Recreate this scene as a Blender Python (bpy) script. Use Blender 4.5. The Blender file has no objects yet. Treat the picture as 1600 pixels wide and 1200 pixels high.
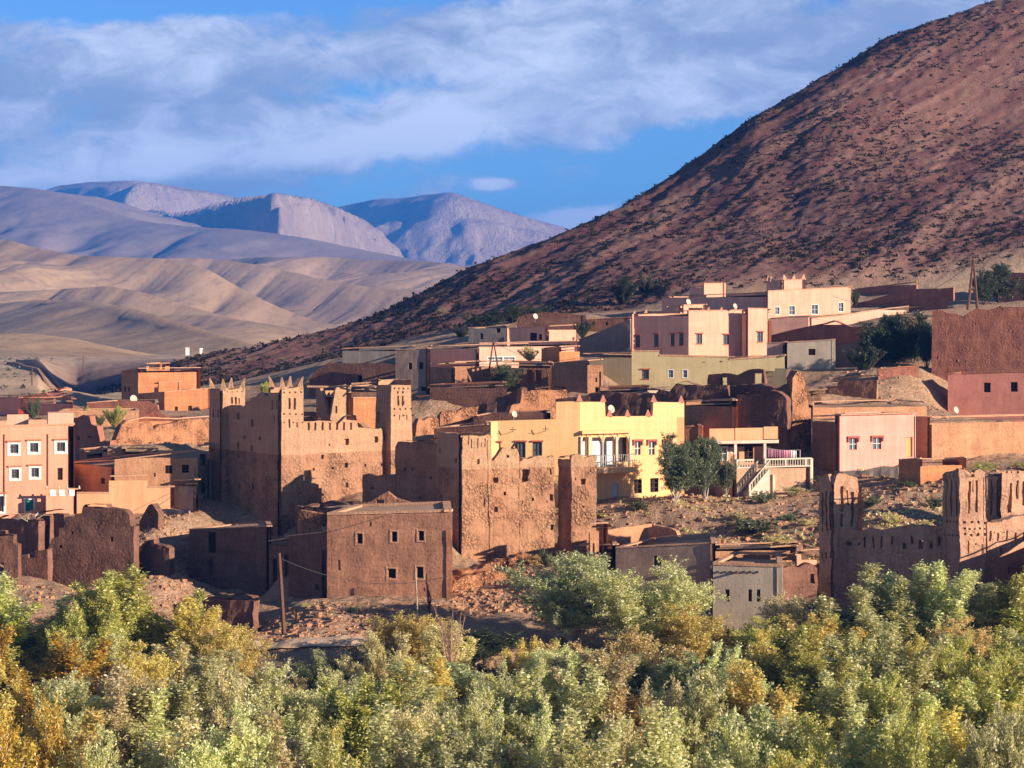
import bpy, math, random
import numpy as np
from mathutils import Vector, noise
R = math.radians
scene = bpy.context.scene
COL = scene.collection
# ------------------------------------------------------------------ camera, sky, sun, exposure
F, HY, CX = 3400.0, 500.0, 800.0          # focal length in photo pixels, row of the horizon, middle column
cd = bpy.data.cameras.new('camera'); cam = bpy.data.objects.new('camera', cd); COL.objects.link(cam)
cam.location = (0, 0, 0); cam.rotation_euler = (R(90), 0, 0)
cd.sensor_width = 36; cd.lens = F/1600*36; cd.shift_y = -(600-HY)/1600
cd.clip_start = 1; cd.clip_end = 40000
scene.camera = cam
SUN_E, SUN_A = 16.0, 60.0                 # elevation; degrees to the right of straight behind the camera
to_sun = Vector((math.sin(R(SUN_A))*math.cos(R(SUN_E)), -math.cos(R(SUN_A))*math.cos(R(SUN_E)), math.sin(R(SUN_E))))
ld = bpy.data.lights.new('sun', 'SUN'); ld.energy = 5.0; ld.angle = R(0.5); ld.color = (1.0, .82, .62)
sun = bpy.data.objects.new('sun', ld); COL.objects.link(sun); sun.location = (60, -40, 60)
sun.rotation_euler = to_sun.to_track_quat('Z', 'Y').to_euler()
world = bpy.data.worlds.new("World"); scene.world = world; world.use_nodes = True
scene.view_settings.view_transform = 'Standard'; scene.view_settings.look = 'None'
scene.view_settings.gamma = 1; scene.view_settings.exposure = 1.16
scene.cycles.max_bounces = 6; scene.cycles.transparent_max_bounces = 8
scene.cycles.volume_bounces = 0

def nt_new(tree, typ, **kw):
    n = tree.nodes.new(typ)
    for k, v in kw.items():
        if k.startswith('i_'):
            key = k[2:]
            key = int(key) if key.isdigit() else key.replace('_', ' ')
            n.inputs[key].default_value = v
        else: setattr(n, k, v)
    return n
def build_world():
    t = world.node_tree; t.nodes.clear(); L = t.links.new
    out = t.nodes.new('ShaderNodeOutputWorld'); bg = t.nodes.new('ShaderNodeBackground')
    bg.inputs['Strength'].default_value = 0.08
    sky = t.nodes.new('ShaderNodeTexSky'); sky.sky_type = 'NISHITA'; sky.sun_disc = False
    sky.sun_elevation = R(SUN_E); sky.sun_rotation = math.atan2(to_sun.x, to_sun.y)
    sky.altitude = 1500; sky.air_density = 1.0; sky.dust_density = .3; sky.ozone_density = 4.0
    tc = t.nodes.new('ShaderNodeTexCoord'); sep = t.nodes.new('ShaderNodeSeparateXYZ'); L(tc.outputs['Generated'], sep.inputs[0])
    def M(op, a, b=None, c=None, clamp=False):
        n = t.nodes.new('ShaderNodeMath'); n.operation = op; n.use_clamp = clamp
        for i, v in enumerate((a, b, c)):
            if v is None: continue
            if isinstance(v, (int, float)): n.inputs[i].default_value = v
            else: L(v, n.inputs[i])
        return n.outputs[0]
    ay = M('MAXIMUM', M('ABSOLUTE', sep.outputs[1]), .12)
    u = M('DIVIDE', sep.outputs[0], ay); v = M('DIVIDE', sep.outputs[2], ay)
    comb = t.nodes.new('ShaderNodeCombineXYZ'); L(u, comb.inputs[0]); L(M('MULTIPLY', v, 1.9), comb.inputs[1])
    L(M('MULTIPLY', M('SIGN', sep.outputs[1]), 1.0), comb.inputs[2])
    # tilt the streaks a little
    rot = t.nodes.new('ShaderNodeMapping'); rot.inputs['Rotation'].default_value = (0, 0, R(-9)); L(comb.outputs[0], rot.inputs[0])
    def N(scale, detail, rough, dist=0., off=0.):
        mp = t.nodes.new('ShaderNodeMapping'); mp.inputs['Location'].default_value = (off, off*.7, off*1.3); L(rot.outputs[0], mp.inputs[0])
        n = t.nodes.new('ShaderNodeTexNoise'); n.inputs['Scale'].default_value = scale; n.inputs['Detail'].default_value = detail
        n.inputs['Roughness'].default_value = rough; n.inputs['Distortion'].default_value = dist; L(mp.outputs[0], n.inputs['Vector'])
        return n.outputs['Fac']
    def blob(px, py, sx, sy, amp, ang=0.):
        # a soft elliptical bias of the cloud cover, in directions
        u0, v0 = (px-CX)/F, (HY-py)/F
        du, dv = M('SUBTRACT', u, u0), M('SUBTRACT', v, v0)
        ca, sa = math.cos(R(ang)), math.sin(R(ang))
        a = M('DIVIDE', M('ADD', M('MULTIPLY', du, ca), M('MULTIPLY', dv, sa)), sx/F)
        b = M('DIVIDE', M('SUBTRACT', M('MULTIPLY', dv, ca), M('MULTIPLY', du, sa)), sy/F)
        r2 = M('ADD', M('MULTIPLY', a, a), M('MULTIPLY', b, b))
        return M('MULTIPLY', M('EXPONENT', M('MULTIPLY', r2, -1.0)), amp)
    def total(items):
        s = items[0]
        for i in items[1:]: s = M('ADD', s, i)
        return s
    n1 = N(13, 9, .6, .35); n2 = N(30, 8, .62, .5, 3.1); n3 = N(7, 4, .5, .2, 7.7)
    cover = total([M('MULTIPLY', M('SUBTRACT', n1, .5), 3.0), M('MULTIPLY', M('SUBTRACT', n2, .5), 1.3), blob(1270, 70, 260, 90, .45),
        blob(250, 130, 520, 105, .85, 5), blob(200, 262, 420, 36, .55, 4), blob(560, 215, 190, 28, .5, 12), blob(980, 90, 260, 80, .95, -4), blob(1180, 110, 240, 95, .7), blob(840, 190, 150, 40, .35, 12),
        blob(772, 289, 34, 10, .85, 3), blob(905, 338, 75, 15, .8, 10), blob(1400, 30, 160, 40, .3), blob(690, 195, 110, 42, .25, 8),
        blob(620, 135, 120, 28, -.55, 10), blob(780, 60, 50, 60, -.25), blob(170, 10, 160, 20, -.9), blob(420, -10, 240, 26, -.5), blob(900, -5, 250, 20, -.4),
        blob(1010, 255, 190, 40, -.5, 28), blob(450, 296, 420, 26, .45, 2), blob(620, 285, 170, 22, -.3, 5), blob(1120, 200, 120, 60, -.3, 30)])
    cv = t.nodes.new('ShaderNodeMapRange'); cv.interpolation_type = 'SMOOTHSTEP'; L(cover, cv.inputs['Value'])
    cv.inputs['From Min'].default_value = -.15; cv.inputs['From Max'].default_value = .55
    bright = total([M('MULTIPLY', M('SUBTRACT', n2, .5), 2.2), M('MULTIPLY', M('SUBTRACT', n3, .5), 1.8), M('MULTIPLY', M('SUBTRACT', n1, .5), 1.6),
        blob(150, 262, 400, 30, .75, 5), blob(430, 205, 200, 40, .45, 12), blob(690, 208, 110, 36, 1.5, 8), blob(520, 235, 90, 14, .5, 15), blob(772, 289, 40, 14, 1.1), blob(905, 338, 90, 20, 1.1), blob(960, 105, 200, 28, .45),
        blob(560, 75, 130, 30, .25), blob(180, 150, 330, 60, -.3), blob(300, 50, 250, 40, -.1)])
    br = t.nodes.new('ShaderNodeMapRange'); br.interpolation_type = 'SMOOTHSTEP'; L(bright, br.inputs['Value'])
    br.inputs['From Min'].default_value = -.45; br.inputs['From Max'].default_value = .95
    mixc = t.nodes.new('ShaderNodeMix'); mixc.data_type = 'RGBA'; L(br.outputs[0], mixc.inputs['Factor'])
    mixc.inputs['A'].default_value = (2.1, 2.6, 3.8, 1); mixc.inputs['B'].default_value = (5.2, 5.6, 6.8, 1)
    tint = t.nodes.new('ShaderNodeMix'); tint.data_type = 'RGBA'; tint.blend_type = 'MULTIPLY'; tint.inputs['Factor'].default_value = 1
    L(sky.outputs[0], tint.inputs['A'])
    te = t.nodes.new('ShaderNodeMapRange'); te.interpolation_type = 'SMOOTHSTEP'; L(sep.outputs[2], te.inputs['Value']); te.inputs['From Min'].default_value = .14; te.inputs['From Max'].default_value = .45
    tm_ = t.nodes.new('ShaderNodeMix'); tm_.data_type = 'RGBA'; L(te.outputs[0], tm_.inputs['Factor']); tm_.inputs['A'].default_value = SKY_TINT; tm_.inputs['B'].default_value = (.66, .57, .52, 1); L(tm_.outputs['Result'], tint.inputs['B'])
    fin = t.nodes.new('ShaderNodeMix'); fin.data_type = 'RGBA'; el = t.nodes.new('ShaderNodeMapRange'); el.interpolation_type = 'SMOOTHSTEP'; L(sep.outputs[2], el.inputs['Value'])
    el.inputs['From Min'].default_value = .17; el.inputs['From Max'].default_value = .42; el.inputs['To Min'].default_value = .92; el.inputs['To Max'].default_value = .12    # the sky clears overhead
    L(M('MULTIPLY', cv.outputs[0], el.outputs[0]), fin.inputs['Factor'])
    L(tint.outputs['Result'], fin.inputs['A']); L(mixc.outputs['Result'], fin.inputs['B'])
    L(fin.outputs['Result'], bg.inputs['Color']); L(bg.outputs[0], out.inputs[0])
HAZE = 1.35e-4
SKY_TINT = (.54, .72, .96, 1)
build_world()

# ------------------------------------------------------------------ helpers
def P(px, py, Y): return Vector(((px-CX)/F*Y, Y, (HY-py)/F*Y))
def Z(py, Y): return (HY-py)/F*Y
def X(px, Y): return (px-CX)/F*Y
def tag(o, label=None, cat=None, group=None, kind=None):
    if label: o['label'] = label
    if cat: o['category'] = cat
    if group: o['group'] = group
    if kind: o['kind'] = kind
    return o
def empty(name, loc, label=None, cat=None, group=None):
    o = bpy.data.objects.new(name, None); COL.objects.link(o); o.location = loc; o.empty_display_size = .5
    return tag(o, label, cat, group)
def nvec(p, s, amp, seed=0):
    q = Vector((p[0]*s+seed, p[1]*s, p[2]*s))
    return noise.noise_vector(q)*amp
class MB:
    def __init__(s): s.v = []; s.f = []; s.m = []
    def quad(s, a, b, c, d, m=0):
        i = len(s.v); s.v += [tuple(a), tuple(b), tuple(c), tuple(d)]; s.f.append((i, i+1, i+2, i+3)); s.m.append(m)
    def tri(s, a, b, c, m=0):
        i = len(s.v); s.v += [tuple(a), tuple(b), tuple(c)]; s.f.append((i, i+1, i+2)); s.m.append(m)
    def box8(s, b, t, m=0):
        """b,t: four bottom and four top corners in the same turning order"""
        i = len(s.v); s.v += [tuple(p) for p in b]+[tuple(p) for p in t]
        for q in ((0,1,2,3),(4,5,6,7),(0,1,5,4),(1,2,6,5),(2,3,7,6),(3,0,4,7)): s.f.append(tuple(i+k for k in q)); s.m.append(m)
    def tube(s, pts, r0, r1=None, n=6, m=0):
        r1 = r0 if r1 is None else r1
        pts = [Vector(p) for p in pts]; i0 = len(s.v); K = len(pts)
        for k, p in enumerate(pts):
            d = (pts[min(k+1, K-1)]-pts[max(k-1, 0)]).normalized()
            a = d.cross(Vector((.3, .9, .1))).normalized(); b = d.cross(a); r = r0+(r1-r0)*k/(K-1)
            for j in range(n):
                w = 2*math.pi*j/n; s.v.append(tuple(p+a*math.cos(w)*r+b*math.sin(w)*r))
        for k in range(K-1):
            for j in range(n):
                a = i0+k*n+j; b = i0+k*n+(j+1) % n; s.f.append((a, b, b+n, a+n)); s.m.append(m)
        s.f.append(tuple(i0+j for j in range(n))); s.m.append(m); s.f.append(tuple(i0+(K-1)*n+j for j in range(n))); s.m.append(m)
    def build(s, name, mats, parent=None, loc=None, smooth=False):
        if not isinstance(mats, (list, tuple)): mats = [mats]
        org = Vector(loc) if loc is not None else (Vector(parent['_o']) if parent is not None else Vector((0, 0, 0)))
        me = bpy.data.meshes.new(name); v = np.array(s.v, dtype=float).reshape(-1, 3)-np.array(org)
        me.from_pydata([tuple(q) for q in v], [], s.f)
        for mm in mats: me.materials.append(mm)
        if len(mats) > 1: me.polygons.foreach_set('material_index', s.m)
        if smooth: me.polygons.foreach_set('use_smooth', [True]*len(s.f))
        me.update()
        o = bpy.data.objects.new(name, me); COL.objects.link(o)
        if parent is not None: o.parent = parent; o['_o'] = list(org)
        else: o.location = org; o['_o'] = list(org)
        return o
def root(name, loc, label, cat, group=None):
    o = empty(name, loc, label, cat, group); o['_o'] = list(loc); return o

# ------------------------------------------------------------------ materials
MATS = {}
def base_mat(name, rough=.9):
    m = bpy.data.materials.new(name); m.use_nodes = True; t = m.node_tree
    b = t.nodes['Principled BSDF']; b.inputs['Roughness'].default_value = rough
    if 'Specular IOR Level' in b.inputs: b.inputs['Specular IOR Level'].default_value = .2
    return m, t, b
def plain(name, col, rough=.7, metal=0., var=.12, scale=1.5):
    m, t, b = base_mat(name, rough); L = t.links.new
    g = t.nodes.new('ShaderNodeNewGeometry'); n = t.nodes.new('ShaderNodeTexNoise'); n.inputs['Scale'].default_value = scale; n.inputs['Detail'].default_value = 5
    L(g.outputs['Position'], n.inputs['Vector'])
    mr = t.nodes.new('ShaderNodeMapRange'); mr.inputs['From Min'].default_value = .3; mr.inputs['From Max'].default_value = .7
    mr.inputs['To Min'].default_value = 1-var; mr.inputs['To Max'].default_value = 1+var; L(n.outputs['Fac'], mr.inputs['Value'])
    mx = t.nodes.new('ShaderNodeVectorMath'); mx.operation = 'SCALE'; mx.inputs[0].default_value = col[:3]; L(mr.outputs[0], mx.inputs['Scale'])
    L(mx.outputs[0], b.inputs['Base Color']); b.inputs['Metallic'].default_value = metal
    return m
def wallmat(name, col, col2=None, stones=0., var=.3, bump=.25, streak=.25, courses=.15, split=None, top=None, patch=None):
    """earth or plaster wall: large stains, rain streaks, building lifts, fine grain, embedded stones"""
    m, t, b = base_mat(name, .95); L = t.links.new
    g = t.nodes.new('ShaderNodeNewGeometry'); pos = g.outputs['Position']
    def N(sc, vec=(1, 1, 1), det=4, rough=.55):
        mp = t.nodes.new('ShaderNodeMapping'); mp.inputs['Scale'].default_value = vec; L(pos, mp.inputs[0])
        n = t.nodes.new('ShaderNodeTexNoise'); n.inputs['Scale'].default_value = sc; n.inputs['Detail'].default_value = det; n.inputs['Roughness'].default_value = rough
        L(mp.outputs[0], n.inputs['Vector']); return n.outputs['Fac']
    def M(op, a, b_, c=None):
        n = t.nodes.new('ShaderNodeMath'); n.operation = op
        for i, v in enumerate((a, b_, c)):
            if v is None: continue
            if isinstance(v, (int, float)): n.inputs[i].default_value = v
            else: L(v, n.inputs[i])
        return n.outputs[0]
    def MR(v, a, b_, c=0., d=1.):
        n = t.nodes.new('ShaderNodeMapRange'); L(v, n.inputs['Value'])
        for k, w in zip(('From Min', 'From Max', 'To Min', 'To Max'), (a, b_, c, d)): n.inputs[k].default_value = w
        return n.outputs[0]
    def MIX(f, a, b_, blend='MIX'):
        n = t.nodes.new('ShaderNodeMix'); n.data_type = 'RGBA'; n.blend_type = blend
        for key, v in (('Factor', f), ('A', a), ('B', b_)):
            if isinstance(v, (int, float)): n.inputs[key].default_value = v
            elif isinstance(v, tuple): n.inputs[key].default_value = (*v[:3], 1)
            else: L(v, n.inputs[key])
        return n.outputs['Result']
    col2 = col2 or tuple(c*.62 for c in col)
    big = N(.45, det=3); fine = N(5, det=6, rough=.65); st = N(1.3, (2.2, 2.2, .16), 5, .6); co = N(1.1, (.06, .06, 1.6), 3, .6)
    sv = t.nodes.new('ShaderNodeTexVoronoi'); sv.inputs['Scale'].default_value = 4.2; L(pos, sv.inputs['Vector'])
    base = MIX(MR(big, .38, .66), col, col2)
    if top is not None:
        sep = t.nodes.new('ShaderNodeSeparateXYZ'); L(pos, sep.inputs[0])
        zf = MR(M('ADD', sep.outputs[2], M('MULTIPLY', N(.8), .3)), split-.05, split+.05)
        base = MIX(zf, base, MIX(MR(big, .35, .7, 0, .5), top, col))
    if patch is not None:
        base = MIX(MR(N(.22, det=5), .52, .56), base, patch)
    f = M('ADD', M('ADD', M('MULTIPLY', M('SUBTRACT', fine, .5), var*2.6), M('MULTIPLY', M('SUBTRACT', st, .5), streak*2.4)), M('MULTIPLY', M('SUBTRACT', co, .5), courses*2.4))
    sc = M('ADD', 1.0, f)
    if stones:
        mask = M('MULTIPLY', MR(N(.6, det=3), .42, .6), stones)
        if top is not None: mask = M('MULTIPLY', mask, M('SUBTRACT', 1.0, M('MULTIPLY', zf, .8)))
        d = MR(sv.outputs['Distance'], .12, .5)
        sc = M('ADD', sc, M('MULTIPLY', M('SUBTRACT', .45, d), M('MULTIPLY', mask, 1.1)))
        cellv = M('SUBTRACT', N(9, det=1), .5)
        sc = M('ADD', sc, M('MULTIPLY', cellv, M('MULTIPLY', mask, 1.2)))
    vm = t.nodes.new('ShaderNodeVectorMath'); vm.operation = 'SCALE'; L(base, vm.inputs[0]); L(M('MAXIMUM', sc, .25), vm.inputs['Scale'])
    L(vm.outputs[0], b.inputs['Base Color'])
    h = M('ADD', fine, M('MULTIPLY', co, .6))
    if stones: h = M('ADD', h, M('MULTIPLY', M('SUBTRACT', .5, sv.outputs['Distance']), M('MULTIPLY', mask, 2.2)))
    bp = t.nodes.new('ShaderNodeBump'); bp.inputs['Strength'].default_value = min(1, bump*2.5); bp.inputs['Distance'].default_value = .12
    L(h, bp.inputs['Height']); L(bp.outputs[0], b.inputs['Normal'])
    return m
M_ = MATS
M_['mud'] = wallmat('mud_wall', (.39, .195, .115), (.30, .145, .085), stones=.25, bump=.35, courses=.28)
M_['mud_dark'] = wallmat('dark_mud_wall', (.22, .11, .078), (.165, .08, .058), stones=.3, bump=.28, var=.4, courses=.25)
M_['mud_red'] = wallmat('red_mud_wall', (.40, .165, .105), (.31, .125, .085), stones=.25, bump=.3)
M_['mud_orange'] = wallmat('orange_mud_wall', (.50, .22, .10), (.42, .17, .085), stones=.1, bump=.2, courses=.22)
M_['mud_tan'] = wallmat('tan_mud_wall', (.50, .27, .15), (.42, .21, .12), stones=.2, bump=.25)
M_['ruin'] = wallmat('eroded_mud_wall', (.43, .205, .11), (.33, .15, .08), stones=.9, bump=.7, var=.4)
M_['kasbah'] = wallmat('kasbah_wall', (.40, .215, .13), (.34, .175, .105), stones=.6, bump=.4, split=-12.3, top=(.45, .27, .165))
M_['ksar'] = wallmat('ksar_wall', (.42, .225, .13), (.36, .18, .105), stones=.65, bump=.4, split=-12.9, top=(.46, .28, .17))
M_['ksar2'] = wallmat('carved_ksar_wall', (.48, .28, .185), (.40, .22, .145), stones=.4, bump=.5)
M_['small'] = wallmat('straw_mud_wall', (.44, .215, .13), (.35, .17, .105), stones=.1, bump=.22, var=.35, courses=.2)
M_['pinkwall'] = wallmat('pink_wall_plaster', (.77, .345, .28), (.72, .31, .25), var=.1, bump=.08, streak=.26, courses=.08)
M_['salmon'] = wallmat('salmon_plaster', (.68, .33, .22), (.63, .30, .195), var=.1, bump=.08, streak=.24, courses=.08)
M_['peach'] = wallmat('peach_plaster', (.68, .36, .20), (.62, .31, .17), var=.1, bump=.08, streak=.24, courses=.08)
M_['pinkpale'] = wallmat('pale_pink_plaster', (.70, .40, .30), (.66, .36, .26), var=.1, bump=.08, streak=.24, courses=.08)
M_['pinkpeach'] = wallmat('pale_peach_plaster', (.72, .385, .275), (.67, .345, .245), var=.1, bump=.08, streak=.26, courses=.08)
M_['rose'] = wallmat('rose_plaster', (.72, .30, .22), (.65, .26, .19), var=.1, bump=.08, streak=.15, courses=.05)
M_['yellow'] = wallmat('yellow_plaster', (.80, .485, .235), (.76, .45, .21), var=.12, bump=.08, streak=.22, courses=.06)
M_['olive'] = wallmat('olive_plaster', (.52, .42, .24), (.46, .37, .20), var=.08, bump=.08, streak=.2, courses=.06)
M_['cream'] = wallmat('cream_plaster', (.48, .40, .31), (.42, .34, .26), var=.08, bump=.1, streak=.22, courses=.06)
M_['greytan'] = wallmat('grey_tan_render', (.36, .25, .19), (.31, .21, .16), var=.1, bump=.1, streak=.2, courses=.1)
M_['grey'] = wallmat('grey_render', (.24, .21, .19), (.20, .17, .155), var=.15, bump=.15, streak=.3, courses=.1)
M_['coping'] = wallmat('mud_coping', (.56, .32, .20), (.48, .27, .17), var=.2, bump=.3)
M_['copred'] = wallmat('red_mud_coping', (.42, .19, .11), (.36, .15, .09), var=.2, bump=.3)
M_['roof'] = wallmat('mud_roof', (.48, .31, .20), (.42, .26, .17), var=.25, bump=.3)
M_['white'] = plain('whitewash', (.74, .71, .65), .8)
M_['offwhite'] = plain('cream_concrete', (.58, .50, .40), .85)
M_['dark'] = plain('interior_shade', (.022, .016, .014), .8)
M_['glass'] = plain('window_glass', (.10, .13, .17), .12)
M_['wood'] = plain('dark_wood', (.09, .045, .028), .8)
M_['polewood'] = plain('pole_wood', (.13, .065, .045), .85)
M_['palewood'] = plain('pale_pole_wood', (.36, .28, .21), .85)
M_['trimpink'] = plain('faded_red_paint', (.52, .22, .16), .8)
M_['trimred'] = plain('red_brown_paint', (.34, .09, .07), .7)
M_['doorwood'] = plain('yellow_door_paint', (.60, .36, .12), .6)
M_['green'] = plain('green_paint', (.03, .22, .15), .5)
M_['bluewhite'] = plain('blue_white_paint', (.50, .55, .62), .5)
M_['metal'] = plain('galvanised_metal', (.45, .45, .45), .45, .6)
M_['black'] = plain('black_cable', (.03, .03, .03), .6)
M_['cloth1'] = plain('purple_cloth', (.30, .13, .20), .9)
M_['cloth2'] = plain('pale_cloth', (.65, .62, .62), .9)
M_['cloth3'] = plain('pink_cloth', (.60, .25, .32), .9)
M_['plastic'] = plain('green_plastic', (.05, .30, .22), .4)
# ------------------------------------------------------------------ wall slabs with true thickness and cut openings
def slab(mb, A, B, z0, tops, thick=.4, ops=(), step=.55, rough=.05, rag=.0, seed=0, taper=None, m=0, back=True, caps=False):
    """outer sheet A->B (outside is to the right of the walking direction seen from above), tops: [(u01, z)],
    ops: (u0,u1,za,zb,depth,backed) in metres along A->B"""
    A = Vector((A[0], A[1], 0)); B = Vector((B[0], B[1], 0)); Ln = (B-A).length; t = (B-A)/Ln; n = Vector((t.y, -t.x, 0))
    us = set(np.linspace(0, Ln, max(2, int(Ln/step)+1)).round(4).tolist())
    for a in tops: us.add(round(min(max(a[0], 0), 1)*Ln, 4))
    for o in ops: us.add(round(o[0], 4)); us.add(round(o[1], 4))
    us = sorted(u for u in us if -1e-6 <= u <= Ln+1e-6)
    tu = [a[0]*Ln for a in tops]; tz = [a[1] for a in tops]
    def topz(u):
        z = float(np.interp(u, tu, tz))
        if rag:
            p = A+t*u; z += rag*(noise.noise(Vector((p.x*.9+seed, p.y*.9, 3.3)))*1.1+noise.noise(Vector((p.x*3.1+seed, p.y*3.1, 9.1)))*.7)
        return z
    T = [topz(u) for u in us]; zmax = max(T)
    zs = set(np.linspace(z0, zmax, max(2, int((zmax-z0)/(step*1.1))+1)).round(4).tolist())
    for o in ops: zs.add(round(o[2], 4)); zs.add(round(o[3], 4))
    zs = sorted(z for z in zs if z0-1e-6 <= z <= zmax+1e-6)
    def pos(u, z, d):
        p = A+t*u-n*d; p = Vector((p.x, p.y, z))
        if taper:
            c, zb, k = taper; s = 1-k*max(0, z-zb); q = Vector((c[0], c[1], z)); p = q+(p-q)*s
        if rough: p = p+nvec(p, .9, rough, seed)+nvec(p, 2.9, rough*.45, seed+7)
        return p
    grid = {}
    def gp(i, j, layer):
        k = (i, j, layer)
        if k not in grid:
            z = min(zs[j], T[i]); grid[k] = len(mb.v); mb.v.append(tuple(pos(us[i], z, thick if layer else 0)))
        return grid[k]
    def hole(u, z, layer):
        for o in ops:
            if o[0]-1e-4 < u < o[1]+1e-4 and o[2]-1e-4 < z < o[3]+1e-4 and (layer == 0 or not o[5]): return True
        return False
    for layer in ((0, 1) if back else (0,)):
        for i in range(len(us)-1):
            if us[i+1]-us[i] < 1e-5: continue
            for j in range(len(zs)-1):
                if zs[j+1]-zs[j] < 1e-5 or (T[i] <= zs[j]+1e-4 and T[i+1] <= zs[j]+1e-4): continue
                if hole((us[i]+us[i+1])/2, (zs[j]+zs[j+1])/2, layer): continue
                q = (gp(i, j, layer), gp(i+1, j, layer), gp(i+1, j+1, layer), gp(i, j+1, layer))
                mb.f.append(q if layer == 0 else q[::-1]); mb.m.append(m)
    if back:
        for i in range(len(us)-1):
            mb.quad(pos(us[i], T[i], 0), pos(us[i+1], T[i+1], 0), pos(us[i+1], T[i+1], thick), pos(us[i], T[i], thick), m)
        if caps:
            for i in (0, -1):
                for a, b in zip(zs[:-1], zs[1:]):
                    a2, b2 = min(a, T[i]), min(b, T[i])
                    if b2-a2 > 1e-4: mb.quad(pos(us[i], a2, 0), pos(us[i], b2, 0), pos(us[i], b2, thick), pos(us[i], a2, thick), m)
    for o in ops:
        d = o[4]; u0, u1, a, b = o[:4]
        c0 = [pos(u0, a, 0), pos(u1, a, 0), pos(u1, b, 0), pos(u0, b, 0)]; c1 = [pos(u0, a, d), pos(u1, a, d), pos(u1, b, d), pos(u0, b, d)]
        for k in range(4): mb.quad(c0[k], c0[(k+1) % 4], c1[(k+1) % 4], c1[k], m)
        if o[5]: mb.quad(*c1, m)
class Face:
    """vertical face from A to B (left to right as seen from outside)"""
    def __init__(s, A, B):
        s.A = Vector((A[0], A[1], 0)); s.B = Vector((B[0], B[1], 0)); s.L = (s.B-s.A).length; s.t = (s.B-s.A)/s.L; s.n = Vector((s.t.y, -s.t.x, 0))
    def u(s, px):
        k = (px-CX)/F; return (k*s.A.y-s.A.x)/(s.t.x-k*s.t.y)
    def z(s, py, u): return (HY-py)/F*(s.A.y+s.t.y*u)
    def pt(s, u, z, d=0): p = s.A+s.t*u+s.n*d; return Vector((p.x, p.y, z))
    def rect(s, x0, y0, x1, y1):
        a, b = s.u(x0), s.u(x1); mu = (a+b)/2; return a, b, s.z(y1, mu), s.z(y0, mu)
    def box(s, mb, u0, u1, z0, z1, d0, d1, m=0):
        mb.box8([s.pt(u0, z0, d0), s.pt(u1, z0, d0), s.pt(u1, z0, d1), s.pt(u0, z0, d1)], [s.pt(u0, z1, d0), s.pt(u1, z1, d0), s.pt(u1, z1, d1), s.pt(u0, z1, d1)], m)
    def pbox(s, mb, x0, y0, x1, y1, d0, d1, m=0):
        a, b, c, d = s.rect(x0, y0, x1, y1); s.box(mb, a, b, c, d, d0, d1, m)
    def prof(s, pts): return [(s.u(px)/s.L, s.z(py, s.u(px))) for px, py in pts]
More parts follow.
